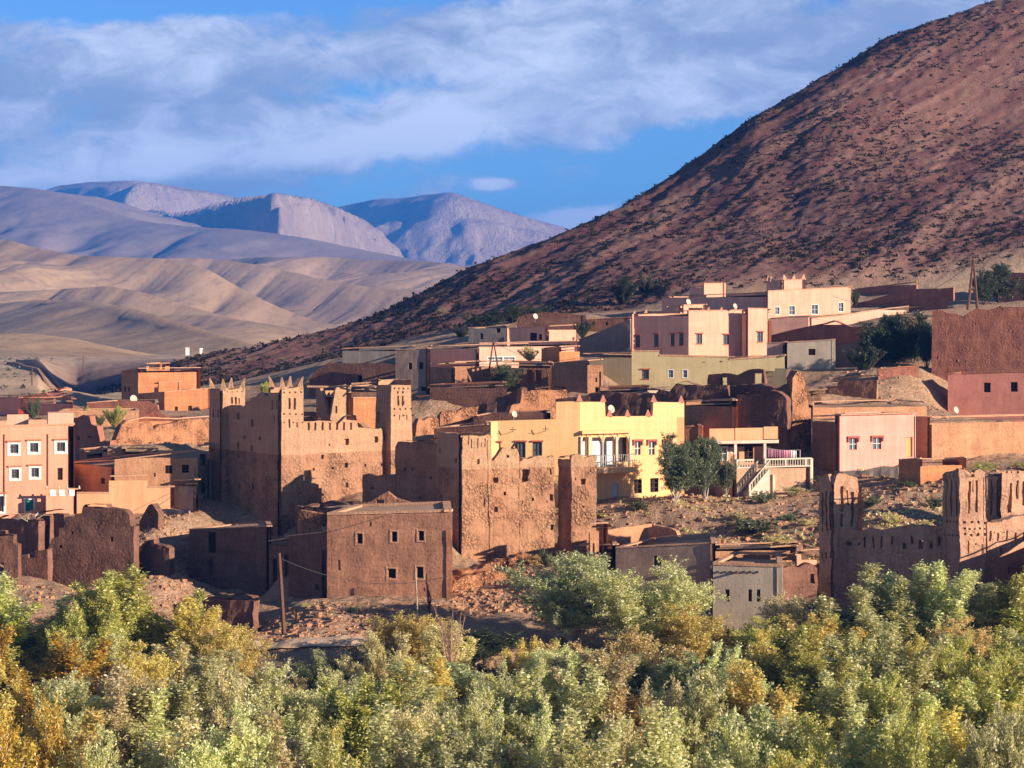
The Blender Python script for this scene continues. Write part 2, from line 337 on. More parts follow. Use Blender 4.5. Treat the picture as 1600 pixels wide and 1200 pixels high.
def mkwindow(par, fc, r, style, name='window'):
    """r = (u0,u1,z0,z1); style: mud hole, grille, hooded, trimmed ... each window is a mesh of its own, glass a sub-part"""
    u0, u1, z0, z1 = r; w, h = u1-u0, z1-z0; mb = MB()
    def bars(nx, nz, m=0, wd=.05):
        for k in range(1, nx): c = u0+w*k/nx; fc.box(mb, c-wd/2, c+wd/2, z0+.02, z1-.02, -.13, -.09, m)
        for k in range(1, nz): c = z0+h*k/nz; fc.box(mb, u0+.02, u1-.02, c-wd/2, c+wd/2, -.128, -.088, m)
    def ring(wd, d0, d1, m=0, o=0.):
        fc.box(mb, u0-o, u0-o+wd, z0-o+wd, z1+o-wd, d0, d1, m); fc.box(mb, u1+o-wd, u1+o, z0-o+wd, z1+o-wd, d0, d1, m)
        fc.box(mb, u0-o, u1+o, z0-o, z0-o+wd, d0, d1, m); fc.box(mb, u0-o, u1+o, z1+o-wd, z1+o, d0, d1, m)
    fm = {'mud': 'wood', 'dark': 'wood', 'trim': 'white', 'limed': 'coping', 'hood': 'wood', 'redhood': 'trimred', 'blue': 'bluewhite', 'door': 'doorwood', 'green': 'green', 'white': 'white', 'whitedoor': 'bluewhite'}[style]
    mats = [M_[fm], M_['wood'], M_['trimred'], M_['white'], M_['copred'], M_['dark']]
    ring(.06, -.2, -.1, 0)
    if style in ('dark', 'mud', 'limed'): mb.quad(fc.pt(u0, z0, -.32), fc.pt(u1, z0, -.32), fc.pt(u1, z1, -.32), fc.pt(u0, z1, -.32), 5)  # near-black sheet paints the unlit interior behind the opening
    if style == 'trim':
        ring(.2, .004, .05, 0, .2); bars(3, 3, 1, .04); fc.box(mb, u0-.28, u1+.28, z1+.2, z1+.34, .004, .16, 4)
    elif style == 'limed': ring(.12, .004, .03, 0, .11)
    elif style == 'hood': fc.box(mb, u0-.14, u1+.14, z1+.03, z1+.17, .004, .13, 2); bars(2, 2, 0); fc.box(mb, u0-.08, u1+.08, z0-.1, z0-.01, .004, .08, 2)
    elif style == 'redhood':
        fc.box(mb, u0-.22, u1+.22, z1+.03, z1+.22, .004, .16, 2); fc.box(mb, u0-.22, u0-.08, z1-.35, z1+.03, .004, .14, 2); fc.box(mb, u1+.08, u1+.22, z1-.35, z1+.03, .004, .14, 2); bars(2, 2, 3, .06)
    elif style == 'blue': bars(2, 2, 0, .05); ring(.08, .004, .03, 3, .07)
    elif style in ('dark', 'mud'): bars(2, 3, 1, .04)
    elif style == 'white': ring(.1, .004, .03, 3, .1); bars(2, 2, 3, .06)
    elif style in ('door', 'green', 'whitedoor'):
        fc.box(mb, u0+.07, u1-.07, z0+.02, z1-.07, -.15, -.1, 0)
        if style == 'green': ring(.16, .004, .05, 3, .16)
    o = mb.build(name, mats, par)
    if style in ('trim', 'hood', 'redhood', 'blue', 'white'):
        pb = MB(); pb.quad(fc.pt(u0+.05, z0+.05, -.16), fc.pt(u1-.05, z0+.05, -.16), fc.pt(u1-.05, z1-.05, -.16), fc.pt(u0+.05, z1-.05, -.16)); pb.build('pane', M_['glass'], o)
    return o
CTRL = []     # control points of the village ground: (x, y, z)
def ctrl(px, py, Y): p = P(px, py, Y); CTRL.append((p.x, p.y, p.z))
def corners(L, C, Rr, Yc, bl, br, depth):
    def onray(O, px, b):
        tx, ty = math.cos(R(b)), math.sin(R(b)); k = (px-CX)/F; s = (k*O.y-O.x)/(tx-k*ty); return Vector((O.x+s*tx, O.y+s*ty, 0))
    if C is None:
        a = Vector((X(L, Yc), Yc, 0)); b = onray(a, Rr, br); n = Vector((math.sin(R(br)), -math.cos(R(br)), 0)); 
        def back(p, sgn):       # side walls never splay outward beyond the line of sight: old houses narrow toward the back
            q = p-n*depth; lim = p.x/p.y*q.y
            if (q.x-lim)*sgn > -.15: q = Vector((lim-.15*sgn, q.y, 0))
            return q
        return [a, b], [back(b, 1), back(a, -1)]
    c = Vector((X(C, Yc), Yc, 0)); a = onray(c, L, bl); b = onray(c, Rr, br)
    if depth:     # limit or stretch how far the two sides run back
        pass
    return [a, c, b], [a+b-c]
def beam(mb, p, q, w, h, off=0., m=0, rough=.03, out=.06):
    """mud coping laid along a wall top p->q (outside to the right)"""
    d = Vector((q.x-p.x, q.y-p.y, 0)); Ln = d.length
    if Ln < .05: return
    t = d/Ln; n = Vector((t.y, -t.x, 0)); K = max(1, int(Ln/.7)); prev = None
    for k in range(K+1):
        c = p+(q-p)*(k/K); s = [c+n*out, c+n*out+Vector((0, 0, h)), c-n*w+Vector((0, 0, h)), c-n*w]
        s = [v+nvec(v, 1.3, rough, 5)+Vector((0, 0, off)) for v in s]
        if prev:
            for i in range(4): mb.quad(prev[i], s[i], s[(i+1) % 4], prev[(i+1) % 4], m)
        if k in (0, K): mb.quad(*s, m)
        prev = s
def house(name, label, mat, L, C, Rr, Yc, top, base, bl=-55, br=35, depth=8, prof=None, win=(), cop='coping', rag=.03, rough=.035, thick=.4, cat='house', roof=True,
          group=None, below=3., rooflow=.35, copw=.35, coph=.1, ctrlpts=True, rise=.9, roofmat='roof', holes=(), niches=(), step=.55, backtop=None):
    fr, bk = corners(L, C, Rr, Yc, bl, br, depth); nf = len(fr)
    tops = list(top) if isinstance(top, (list, tuple)) else [top]*nf; bases = list(base) if isinstance(base, (list, tuple)) else [base]*nf
    ft = [Z(py, p.y) for py, p in zip(tops, fr)]; fb = [Z(py, p.y) for py, p in zip(bases, fr)]
    bt = [ft[0]+ft[2]-ft[1]] if nf == 3 else [ft[1], ft[0]]
    if backtop is not None: bt = [Z(backtop, b.y) for b in bk]
    zlow = min(fb)-below
    org = (fr[nf//2].x, fr[nf//2].y, fb[nf//2]); rt = root(name, org, label, cat, group)
    if ctrlpts:
        for p, z in zip(fr, fb): CTRL.append((p.x, p.y, z))
        for p in bk: CTRL.append((p.x, p.y, sum(fb)/nf+rise))
    ring = fr+bk; zt = ft+bt; faces = []
    for i in range(nf-1): faces.append(Face(fr[i], fr[i+1]))
    ops = {i: [] for i in range(nf-1)}
    for w in win: r = faces[w[0]].rect(*w[1:5]); ops[w[0]].append((*r, thick, False))
    for w in holes: r = faces[w[0]].rect(*w[1:5]); ops[w[0]].append((*r, thick, False))
    for w in niches: r = faces[w[0]].rect(*w[1:5]); ops[w[0]].append((*r, .22, True))
    mb = MB(); prof = prof or {}; sd = (hash_(name+label) % 97)
    for i in range(len(ring)):
        j = (i+1) % len(ring)
        if i < nf-1:
            f = faces[i]; tp = f.prof(prof[i]) if i in prof else [(0, zt[i]), (1, zt[j])]
            slab(mb, ring[i], ring[j], zlow, tp, thick, ops[i], step, rough, rag, sd)
        else: slab(mb, ring[i], ring[j], zlow, [(0, zt[i]), (1, zt[j])], thick, (), 1.2, rough, rag, sd)
    mb.build('wall', mat if not isinstance(mat, str) else M_[mat], rt)
    cen = sum(ring, Vector())/len(ring)
    if roof:
        rb = MB(); q = [Vector((p.x, p.y, z-rooflow))+(cen-p).normalized()*.15 for p, z in zip(ring, zt)]
        rb.quad(*[Vector((v.x, v.y, v.z)) for v in q]); rb.build('roof', M_[roofmat], rt)
    if cop:
        cb = MB()
        for i in range(len(ring)):
            if i in prof: continue
            j = (i+1) % len(ring)
            beam(cb, Vector((ring[i].x, ring[i].y, zt[i]+.01)), Vector((ring[j].x, ring[j].y, zt[j]+.01)), copw, coph)
        if cb.f: cb.build('coping', M_[cop], rt)
    for w in win: mkwindow(rt, faces[w[0]], faces[w[0]].rect(*w[1:5]), w[5], 'door' if w[5] in ('door', 'green', 'whitedoor') else 'window')
    return rt, faces, ring, zt
def hash_(s):
    h = 7
    for ch in s: h = (h*31+ord(ch)) % 1000003
    return h
def wall(name, label, mat, prof, Y0, Y1, base, thick=.5, rag=.12, rough=.08, cat='wall', holes=(), group=None, step=.4, cop=None, below=2.5, cp=True, win=()):
    """free-standing wall: prof [(px,py)...] is its crest, running from depth Y0 (left) to Y1 (right)"""
    q = []
    for pp in prof:
        if not q or pp[0] > q[-1][0]: q.append(pp)
    prof = q
    A = Vector((X(prof[0][0], Y0), Y0, 0)); B = Vector((X(prof[-1][0], Y1), Y1, 0)); f = Face(A, B)
    b0, b1 = base if isinstance(base, (list, tuple)) else (base, base); z0, z1 = Z(b0, Y0), Z(b1, Y1)
    if cp: CTRL.append((A.x, A.y, z0)); CTRL.append((B.x, B.y, z1)); 
    mid = (A+B)/2; org = (mid.x, mid.y, (z0+z1)/2); mb = MB()
    ops = [(*f.rect(*h[:4]), thick, False) for h in holes]
    slab(mb, A, B, min(z0, z1)-below, f.prof(prof), thick, ops, step, rough, rag, hash_(label) % 97, caps=True)
    if not cop:
        o = mb.build(name, M_[mat], None, org); tag(o, label, cat, group); return o, f
    rt = root(name, org, label, cat, group); mb.build('wall', M_[mat], rt); cb = MB(); tp = f.prof(prof)
    for (ua, za), (ub, zb) in zip(tp[:-1], tp[1:]):
        p, q = f.pt(ua*f.L, za), f.pt(ub*f.L, zb)
        if (Vector((q.x-p.x, q.y-p.y))).length > .2: beam(cb, p, q, thick+.05, .12)
    cb.build('coping', M_[cop], rt); return rt, f
def horn(mb, p, w, h, lean, m=0):
    """a pointed mud merlon that curves up and outward"""
    prev = None; K = 5
    for k in range(K+1):
        s = k/K; r = w*(1-s*.82)/2; c = Vector(p)+Vector((lean[0]*s*s, lean[1]*s*s, h*s)); q = [c+Vector((a*r, b*r, 0)) for a, b in ((-1, -1), (1, -1), (1, 1), (-1, 1))]
        if prev:
            for i in range(4): mb.quad(prev[i], prev[(i+1) % 4], q[(i+1) % 4], q[i], m)
        else: mb.quad(*q, m)
        prev = q
    mb.quad(*prev, m)
def tower(par, mat, L, C, Rr, Y, top, base, bl, br, taper=.012, holes0=(), holes1=(), horns=True, prof=None, hh=1.0, rag=.08, thick=.35, name='tower', hornw=.55, rough=.05):
    fr, bk = corners(L, C, Rr, Y, bl, br, 0); ring = fr+bk; cen = sum(ring, Vector())/4
    zt = Z(top, Y); zb = Z(base, Y)-2.5; fs = [Face(fr[0], fr[1]), Face(fr[1], fr[2])]; zref = Z(top, Y)
    # the given columns hold near the top; the tower widens downward
    mb = MB(); prof = prof or {}
    k = taper; s0 = 1.0
    for i in range(4):
        j = (i+1) % 4; ops = []
        hs = holes0 if i == 0 else holes1 if i == 1 else ()
        for h in hs: ops.append((*fs[i].rect(*h[:4]), h[4] if len(h) > 4 else .22, not (len(h) > 5 and h[5])))
        tp = fs[i].prof(prof[i]) if i in prof else [(0, zt), (1, zt)]
        slab_taper(mb, ring[i], ring[j], zb, tp, thick, ops, rough, rag if i < 2 else .04, int(Y), cen, zt, k)
    o = mb.build(name, mat, par)
    rb = MB(); rb.quad(*[Vector((p.x, p.y, zt-.5)) for p in ring]); rb.build('roof', mat, o)
    if horns:
        for i, p in enumerate(ring):
            if horns is not True and i not in horns: continue
            d = (p-cen).normalized(); hb = MB(); q = p-d*.3
            horn(hb, (q.x, q.y, zt-.15), hornw, hh+.15, (d.x*.28, d.y*.28)); hb.build('merlon', mat, o)
    return o, fs
def slab_taper(mb, A, B, z0, tops, thick, ops, rough, rag, seed, cen, zt, k):
    # wider below the top: scale 1 at the top, 1+k*(zt-z) under it
    i0 = len(mb.v)
    slab(mb, A, B, z0, tops, thick, ops, .5, 0, rag, seed)
    for i in range(i0, len(mb.v)):
        x, y, z = mb.v[i]; s = 1+k*max(0, zt-z); p = Vector((cen.x+(x-cen.x)*s, cen.y+(y-cen.y)*s, z)); p = p+nvec(p, .9, rough, seed)+nvec(p, 2.9, rough*.45, seed+7); mb.v[i] = tuple(p)
# ------------------------------------------------------------------ the village, from the river bank up the slope
# ---- the big kasbah with four corner towers
YK = 200; KB = -55; KR = 35
fr, bk = corners(330, 438, 640, YK+.6, KB, KR, 0)
kas = root('kasbah', (fr[1].x, fr[1].y, Z(838, YK)), 'tall crumbling mud kasbah with four carved corner towers topped by pointed merlons', 'kasbah')
kf = [Face(fr[0], fr[1]), Face(fr[1], fr[2])]; mb = MB(); zb = Z(838, YK)-4
lp = kf[0].prof([(330, 632), (352, 634), (372, 632), (380, 636), (386, 630), (392, 622), (400, 620), (402, 616), (408, 614), (414, 620), (438, 622)])
def hp(f, lst, d=.3): return [(*f.rect(*h), d, True) for h in lst]
slab(mb, fr[0], fr[1], zb, lp, .6, hp(kf[0], [(370, 645, 374, 656), (392, 656, 396, 667), (381, 680, 384, 686), (404, 682, 407, 688), (370, 692, 373, 702), (392, 696, 395, 705), (373, 755, 376, 764), (394, 755, 397, 764), (428, 722, 431, 730), (428, 750, 431, 757), (372, 710, 374, 714)]), .5, .07, .12, 3)
rp = kf[1].prof([(438, 660), (478, 652), (484, 650), (492, 652), (498, 657), (503, 653), (511, 652), (518, 656), (528, 662), (536, 655), (545, 650), (556, 648), (560, 668), (572, 669), (585, 671), (596, 670), (598, 676), (600, 690), (640, 690)])
rh = hp(kf[1], [(538, 685, 545, 695), (585, 682, 591, 691), (502, 711, 506, 718), (489, 731, 492, 735), (518, 729, 521, 733), (459, 697, 462, 703), (459, 725, 462, 731), (463, 748, 466, 754), (493, 757, 498, 769), (503, 771, 506, 775), (504, 778, 506, 781), (539, 723, 543, 730), (569, 725, 572, 729), (595, 724, 598, 728), (541, 754, 544, 762), (514, 693, 516, 696)], .35)
rh += hp(kf[1], [(480+i*11.2, 660, 483.5+i*11.2, 672) for i in range(7)], .2)
slab(mb, fr[1], fr[2], zb, rp, .6, rh, .45, .08, .1, 5)
cb = Z(650, 215)
slab(mb, fr[2], bk[0], zb, [(0, Z(690, fr[2].y)), (1, cb)], .6, (), 1, .05, .3, 7); slab(mb, bk[0], fr[0], zb, [(0, cb), (1, Z(640, fr[0].y))], .6, (), 1, .05, .3, 9)
mb.build('wall', M_['kasbah'], kas)
def shift(f, px, out):      # depth of a point of face f at column px, pushed outward
    p = f.pt(f.u(px), 0, out); return p.y
TK = M_['kasbah']
def dots(x0, x1, y, n, s=2.6): return [(x0+(x1-x0)*i/(n-1)-s/2, y-s/2, x0+(x1-x0)*i/(n-1)+s/2, y+s/2, .18) for i in range(n)]
tower(kas, TK, 327, 348, 383, shift(kf[0], 350, 1.6), 608, 838, KB, KR, .006, holes0=[(333, 640, 335, 652), (340, 640, 342, 652), (333, 697, 335, 705)], holes1=[(361, 620, 364, 631), (367, 620, 370, 632), (373, 622, 375, 631)]+dots(355, 378, 612, 4, 1.8))
tower(kas, TK, 420, 440, 474, YK, 606, 838, KB, KR, .006, holes0=[(425, 625, 427, 640), (432, 625, 434, 640), (428, 650, 430, 658)],
      holes1=[(450, 622, 454, 640), (458, 622, 462, 640), (451, 655, 453.5, 669), (463, 660, 465, 668)]+dots(444, 470, 613, 4)+dots(444, 472, 647, 4)+dots(444, 472, 660, 3, 2))
# the far tower has lost the middle of its front
tower(kas, TK, 494, 516, 549, 214, 612, 760, KB, KR, .004, holes1=[(524, 634, 527, 646), (520, 613, 522, 616)], prof={0: [(494, 606), (500, 607), (505, 617), (508, 630), (511, 648), (514, 650), (516, 655)],
      1: [(516, 655), (518, 645), (521, 628), (524, 608), (530, 600), (540, 602), (549, 606)]}, horns=(2,), hh=.6, rag=.2)
tower(kas, TK, 588, 611, 642, shift(kf[1], 612, 1.2), 594, 800, KB, KR, .011, holes0=[(590, 643, 594, 661, .4)], horns=False,
      holes1=dots(616, 637, 607, 4)+[(620, 611, 622.5, 615), (628, 611, 630.5, 615), (621, 618, 623.5, 634), (628, 618, 630.5, 634), (621, 626, 624, 632), (629, 626, 632, 632)]+dots(616, 642, 639, 4)+dots(616, 643, 649, 3)+[(623, 648, 624.5, 656), (634, 648, 635.5, 656)])
for k, (px, py) in enumerate(((588, 606), (598, 596))):
    b = MB(); p = P(px, py, 209.0); b.tube([p, p+Vector((.9, .4, -.9))], .12, .16, 5); b.build('merlon', TK, kas)
for (a, b_, ya, yb, Y) in ((480, 548, 604, 603, 213.5), (549, 612, 600, 594, 214)):
    tb = MB(); tb.tube([P(a, ya, Y), P((a+b_)/2, (ya+yb)/2+1, Y), P(b_, yb, Y-2)], .1, .1, 5); tb.build('roof_pole', M_['coping'], kas)
# ---- the lower kasbah in the middle
YQ = 190; qb, qr = -58, 22
lower = root('ruined_kasbah', (X(722, YQ), YQ, Z(885, YQ)), 'long roofless mud ruin with one pale tower, stone-studded walls and many small holes', 'ruin')
def qwall(a, b, Ya, br, prof, ops, mat, base, thick=.6, rag=.1, rough=.14, step=.36):
    A = Vector((X(a, Ya), Ya, 0)); k = (b-CX)/F; tx, ty = math.cos(R(br)), math.sin(R(br)); s = (k*A.y-A.x)/(tx-k*ty); B = Vector((A.x+s*tx, A.y+s*ty, 0))
    f = Face(A, B); m = MB(); zb_ = Z(base, Ya)-3
    slab(m, A, B, zb_, f.prof(prof), thick, [(*f.rect(*o[:4]), o[4] if len(o) > 4 else .5, True) for o in ops], step, rough, rag, int(a), caps=True)
    m.build('wall', M_[mat], lower); CTRL.append((A.x, A.y, zb_+3)); CTRL.append((B.x, B.y, zb_+3)); return f
_, fT = tower(lower, M_['ksar'], 684, 722, 767, YQ, 679, 890, qb, qr, .009, holes0=[(711, 716, 714, 724), (686, 700, 690, 708)], holes1=[(745, 717, 749, 725), (731, 681, 732.5, 694), (736, 686, 737.5, 700), (746, 684, 747.5, 700), (757, 684, 758.5, 698), (752, 690, 753, 699), (754, 778, 756, 790), (741, 842, 743, 844)],
      horns=False, prof={1: [(722, 677), (728, 675), (732, 681), (740, 678), (748, 682), (757, 680), (763, 676), (767, 672)]}, rag=.05, rough=.09)
e = fT[1].pt(fT[1].L, 0, -.5)
f1 = qwall(767, 812, e.y-.1, qr, [(767, 719), (772, 719), (785, 700), (800, 702), (808, 694), (812, 712)], [(771, 746, 778, 754), (773, 792, 779, 800), (764, 770, 767, 776), (792, 712, 796, 716), (788, 768, 792, 774)], 'ksar', 880)
e2 = f1.pt(f1.L, 0)
f2 = qwall(812, 872, e2.y, qr-4, [(812, 722), (818, 716), (826, 716), (832, 712), (845, 711), (855, 716), (866, 713), (872, 716)], [(815, 734, 826, 753), (859, 732, 862, 741), (859, 772, 864, 782), (860, 820, 865, 829), (831, 777, 835, 783), (853, 783, 855, 786), (815, 782, 817, 787)], 'ksar', 872)
e3 = f2.pt(f2.L, 0)
qwall(893, 932, e3.y-.5, 14, [(893, 712), (905, 709), (912, 714), (925, 712), (932, 712)], [(907, 748, 914, 757), (911, 790, 914, 794), (897, 745, 900, 750), (909, 768, 911, 771)], 'ksar', 865, rough=.12)
qwall(872, 893, e3.y+1.4, -58, [(872, 716), (880, 712), (893, 712)], [], 'ksar', 868)
# shaded west walls of the lower kasbah, stepping down toward the big one
YW = 190+6.2
e0 = fT[0].pt(0, 0)
def lwall(a, b, Yb, br, prof, ops, base, mat='mud'):
    k = (a-CX)/F; B = Vector((X(b, Yb), Yb, 0)); tx, ty = math.cos(R(br)), math.sin(R(br)); s = (k*B.y-B.x)/(tx-k*ty); A = Vector((B.x+s*tx, B.y+s*ty, 0))
    f = Face(A, B); m = MB(); zb_ = Z(base, Yb)-3; slab(m, A, B, zb_, f.prof(prof), .6, [(*f.rect(*o[:4]), .4, True) for o in ops], .5, .08, .08, int(a), caps=True); m.build('wall', M_[mat], lower); CTRL.append((B.x, B.y, zb_+3)); return f
g1 = lwall(617, 686, e0.y+.3, -38, [(617, 700), (622, 691), (632, 688), (650, 690), (668, 686), (686, 684)], [(632, 731, 635, 735), (643, 731, 646, 735), (689-6, 750, 684, 756), (671, 744, 675, 749), (655, 775, 658, 780)], 850)
g2 = lwall(566, 662, g1.pt(0, 0).y-1.2, -36, [(566, 742), (575, 741), (590, 743), (605, 740), (640, 742), (662, 745)], [(580, 760, 583, 764), (610, 772, 613, 776)], 830)
# ---- small mud house by the path, with whitewashed window rims
W = [(0, 557, 833, 567, 850, 'limed'), (0, 611, 830, 621, 847, 'limed'), (0, 653, 829, 663, 845, 'limed'), (0, 605, 888, 619, 904, 'limed'), (0, 650, 885, 662, 904, 'limed')]
house('mud_house', 'two-storey brown mud house with five small square windows above the rubble bank', 'small', 511, None, 705, 179.0, [805, 800], [934, 937], br=-13, depth=8.5, win=W,
      niches=[(0, 528, 875, 532, 891), (0, 577, 815, 581, 822), (0, 661, 918, 664, 924)], rough=.05, rag=.06, copw=.6, coph=.2, step=.4, rooflow=.0)
# ---- dark blocks to its left
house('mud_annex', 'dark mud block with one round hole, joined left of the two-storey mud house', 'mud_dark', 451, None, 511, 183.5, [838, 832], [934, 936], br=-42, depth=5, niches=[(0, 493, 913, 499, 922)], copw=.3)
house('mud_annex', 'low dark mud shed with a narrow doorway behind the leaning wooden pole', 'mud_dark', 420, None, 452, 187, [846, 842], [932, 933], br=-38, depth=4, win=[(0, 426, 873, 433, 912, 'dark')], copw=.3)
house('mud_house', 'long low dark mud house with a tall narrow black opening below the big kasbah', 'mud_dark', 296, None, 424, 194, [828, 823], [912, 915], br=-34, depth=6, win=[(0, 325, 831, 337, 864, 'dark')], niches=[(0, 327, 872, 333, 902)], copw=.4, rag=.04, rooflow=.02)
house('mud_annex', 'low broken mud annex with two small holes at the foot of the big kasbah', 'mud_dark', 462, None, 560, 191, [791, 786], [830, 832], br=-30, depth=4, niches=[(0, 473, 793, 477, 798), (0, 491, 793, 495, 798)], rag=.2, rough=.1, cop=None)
wall('ruined_wall', 'broken mud wall stub with a dark doorway above the two-storey mud house', 'mud', [(540, 797), (560, 787), (580, 783), (600, 770), (606, 768), (618, 780), (640, 786), (660, 800)], 193, 191, 810, .5, holes=[(588, 780, 601, 798)])
wall('ruined_wall', 'short crumbling stub of stones left of the two-storey mud house roof', 'ruin', [(464, 802), (470, 797), (490, 800), (512, 806)], 187.5, 186, 840, .6)
# ---- ruins in deep shade at the lower left
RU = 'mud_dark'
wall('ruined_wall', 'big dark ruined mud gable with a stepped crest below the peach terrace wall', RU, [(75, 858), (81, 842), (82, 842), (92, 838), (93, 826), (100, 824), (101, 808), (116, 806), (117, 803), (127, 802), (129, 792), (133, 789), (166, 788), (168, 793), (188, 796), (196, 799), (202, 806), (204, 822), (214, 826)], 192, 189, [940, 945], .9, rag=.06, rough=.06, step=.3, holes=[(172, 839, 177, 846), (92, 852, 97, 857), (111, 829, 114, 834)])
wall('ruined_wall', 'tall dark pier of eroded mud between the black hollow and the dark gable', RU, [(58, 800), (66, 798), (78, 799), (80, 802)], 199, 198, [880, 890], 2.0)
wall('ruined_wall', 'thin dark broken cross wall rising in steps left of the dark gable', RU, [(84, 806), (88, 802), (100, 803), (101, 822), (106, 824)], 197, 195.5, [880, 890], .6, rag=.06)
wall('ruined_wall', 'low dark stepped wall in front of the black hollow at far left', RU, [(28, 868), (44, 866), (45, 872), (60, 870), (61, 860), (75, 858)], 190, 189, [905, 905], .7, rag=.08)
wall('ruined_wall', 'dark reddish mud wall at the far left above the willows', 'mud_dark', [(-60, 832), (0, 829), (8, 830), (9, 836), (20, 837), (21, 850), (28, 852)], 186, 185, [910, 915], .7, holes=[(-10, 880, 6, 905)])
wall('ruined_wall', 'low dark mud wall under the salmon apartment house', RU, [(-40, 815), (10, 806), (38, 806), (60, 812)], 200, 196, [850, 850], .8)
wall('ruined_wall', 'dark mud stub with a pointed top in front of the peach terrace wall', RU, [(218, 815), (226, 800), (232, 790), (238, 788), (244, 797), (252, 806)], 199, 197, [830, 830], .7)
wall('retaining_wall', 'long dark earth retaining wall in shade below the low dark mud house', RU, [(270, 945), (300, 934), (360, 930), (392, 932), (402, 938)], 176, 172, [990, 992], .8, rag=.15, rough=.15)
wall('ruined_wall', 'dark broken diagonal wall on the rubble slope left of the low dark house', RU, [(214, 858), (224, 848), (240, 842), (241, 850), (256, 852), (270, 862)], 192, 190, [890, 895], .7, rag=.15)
ctrl(250, 812, 202); ctrl(262, 850, 193); ctrl(250, 900, 183); ctrl(300, 800, 205)
# ---- left side: salmon apartment house and neighbours
sw = []
for (a, b_, y0, y1) in ((15, 29, 694, 709), (46, 60, 692, 707), (88, 102, 691, 706), (17, 30, 733, 748), (48, 61, 731, 746)): sw.append((0, a, y0, b_, y1, 'trim'))
sw += [(0, 40, 781, 52, 800, 'green'), (0, -8, 775, 6, 800, 'trim'), (0, 90, 731, 98, 750, 'dark'), (0, -24, 695, -10, 710, 'trim'), (0, -24, 734, -10, 749, 'trim')]
rt, fs, _, _ = house('apartment_house', 'salmon three-storey house with white-rimmed grille windows and a green door', 'salmon', -60, None, 116, 202.5, [669, 664], [806, 808], br=14, depth=10, win=sw, cop='coping', rag=0, rough=.01, copw=.3, coph=.15)
pb = MB(); fs[0].pbox(pb, 75, 645, 115, 666, -2.5, -.05); pb.build('roof_room', M_['pinkpeach'], rt); pb = MB(); fs[0].pbox(pb, 12, 650, 46, 667, -3.5, -3.2); pb.build('parapet', M_['pinkpeach'], rt)
for x, y in ((7, 790), (75, 760)): pb = MB(); fs[0].pbox(pb, x-.5, 678, x+.5, y, .03, .12); pb.build('drain_pipe', M_['trimred'], rt)
rt, f = wall('terrace_wall', 'bright peach plaster terrace wall with a raised middle step, below the red mud house', 'peach', [(120, 771), (169, 771), (170, 771), (170.4, 745), (172, 745), (230, 743), (230.5, 743), (231, 762), (273, 761)], 203, 204.5, [812, 806], .35, rag=0, rough=.01, cop='coping')
rt, f = wall('balustrade', 'small roof terrace parapet with pale arched openings and knob finials, beside the peach terrace wall', 'salmon', [(72, 765), (122, 765)], 202, 202.8, [800, 800], .3, rag=0, rough=.01, cop='coping')
for x in (83, 97, 112): b = MB(); u0, u1, z0, z1 = f.rect(x-4.5, 764, x+4.5, 775); f.box(b, u0, u1, z0, z1, .005, .05); b.build('arch_panel', M_['white'], rt)
for x in (73, 92, 105, 124):
    b = MB(); p = f.pt(f.u(x), f.z(764, f.u(x)), -.15); b.tube([p, p+Vector((0, 0, .18)), p+Vector((0, 0, .3))], .12, .05, 6); b.build('finial', M_['offwhite'], rt)
house('house', 'reddish mud house with two square windows above the peach terrace wall', 'mud_tan', 99, 179, 309, 206, [724, 720, 705], [792, 790, 775], -50, 5, win=[(1, 258, 727, 269, 740, 'dark'), (1, 284, 726, 295, 739, 'dark'), (1, 240, 739, 243, 745, 'dark'), (0, 158, 747, 164, 756, 'dark')], rag=.06)
house('gate_house', 'dark recessed shed with a shadowed front between the terrace wall and the narrow pink house', 'greytan', 272, None, 310, 205.6, [752, 750], [800, 795], br=-30, depth=4, cop='coping')
house('narrow_house', 'narrow dull pink house squeezed against the left tower of the big kasbah', 'greytan', 308, None, 327, 209.5, [697, 696], [805, 805], br=-35, depth=4, win=[(0, 312, 709, 320, 727, 'dark'), (0, 313, 754, 320, 771, 'dark')], cop='coping', rag=.02)
wall('grey_wall', 'low grey block wall on the rubble below the dark shed', 'grey', [(246, 794), (275, 791), (300, 790)], 203, 201, 806, .3, rag=.02)
# ruins behind
wall('ruined_wall', 'red broken mud wall with two tiny holes beside the salmon house roof', 'mud_red', [(114, 652), (128, 650), (140, 650), (143, 664), (152, 666), (156, 690), (176, 688)], 236, 231, [735, 735], .7, holes=[(120, 681, 124, 688), (137, 681, 142, 684)], rag=.15)
wall('ruined_wall', 'sunlit ragged mud wall pieces with a shadowed notch, left of the big kasbah', 'ruin', [(180, 690), (190, 664), (198, 657), (212, 660), (222, 661), (236, 660), (240, 672), (248, 664), (252, 663), (262, 662), (276, 659), (280, 656), (300, 655), (330, 654)], 241, 251, [712, 700], .8, rag=.12)
wall('ruined_wall', 'low lit crumbling wall in front of the notched ruin', 'ruin', [(178, 692), (188, 690), (200, 689), (208, 694), (232, 697)], 232, 234, [712, 712], .6, rag=.2)
wall('mud_wall', 'mud wall with a thin coping above the notched ruin', 'mud_orange', [(200, 658), (226, 653), (275, 655), (328, 651)], 256, 262, [672, 670], .5, cop='coping', rag=.03)
house('shed', 'flat lean-to of sticks and mud on the roof behind the reddish mud house', 'mud_tan', 124, None, 168, 219, [706, 702], [722, 722], br=10, depth=4, holes=[(0, 136, 706, 160, 716)], rag=.1, roof=True)
house('shed', 'tan mud shed with a sagging lit front above the reddish mud house', 'mud_tan', 190, None, 246, 221, [701, 702], [712, 712], br=15, depth=5, rag=.12)
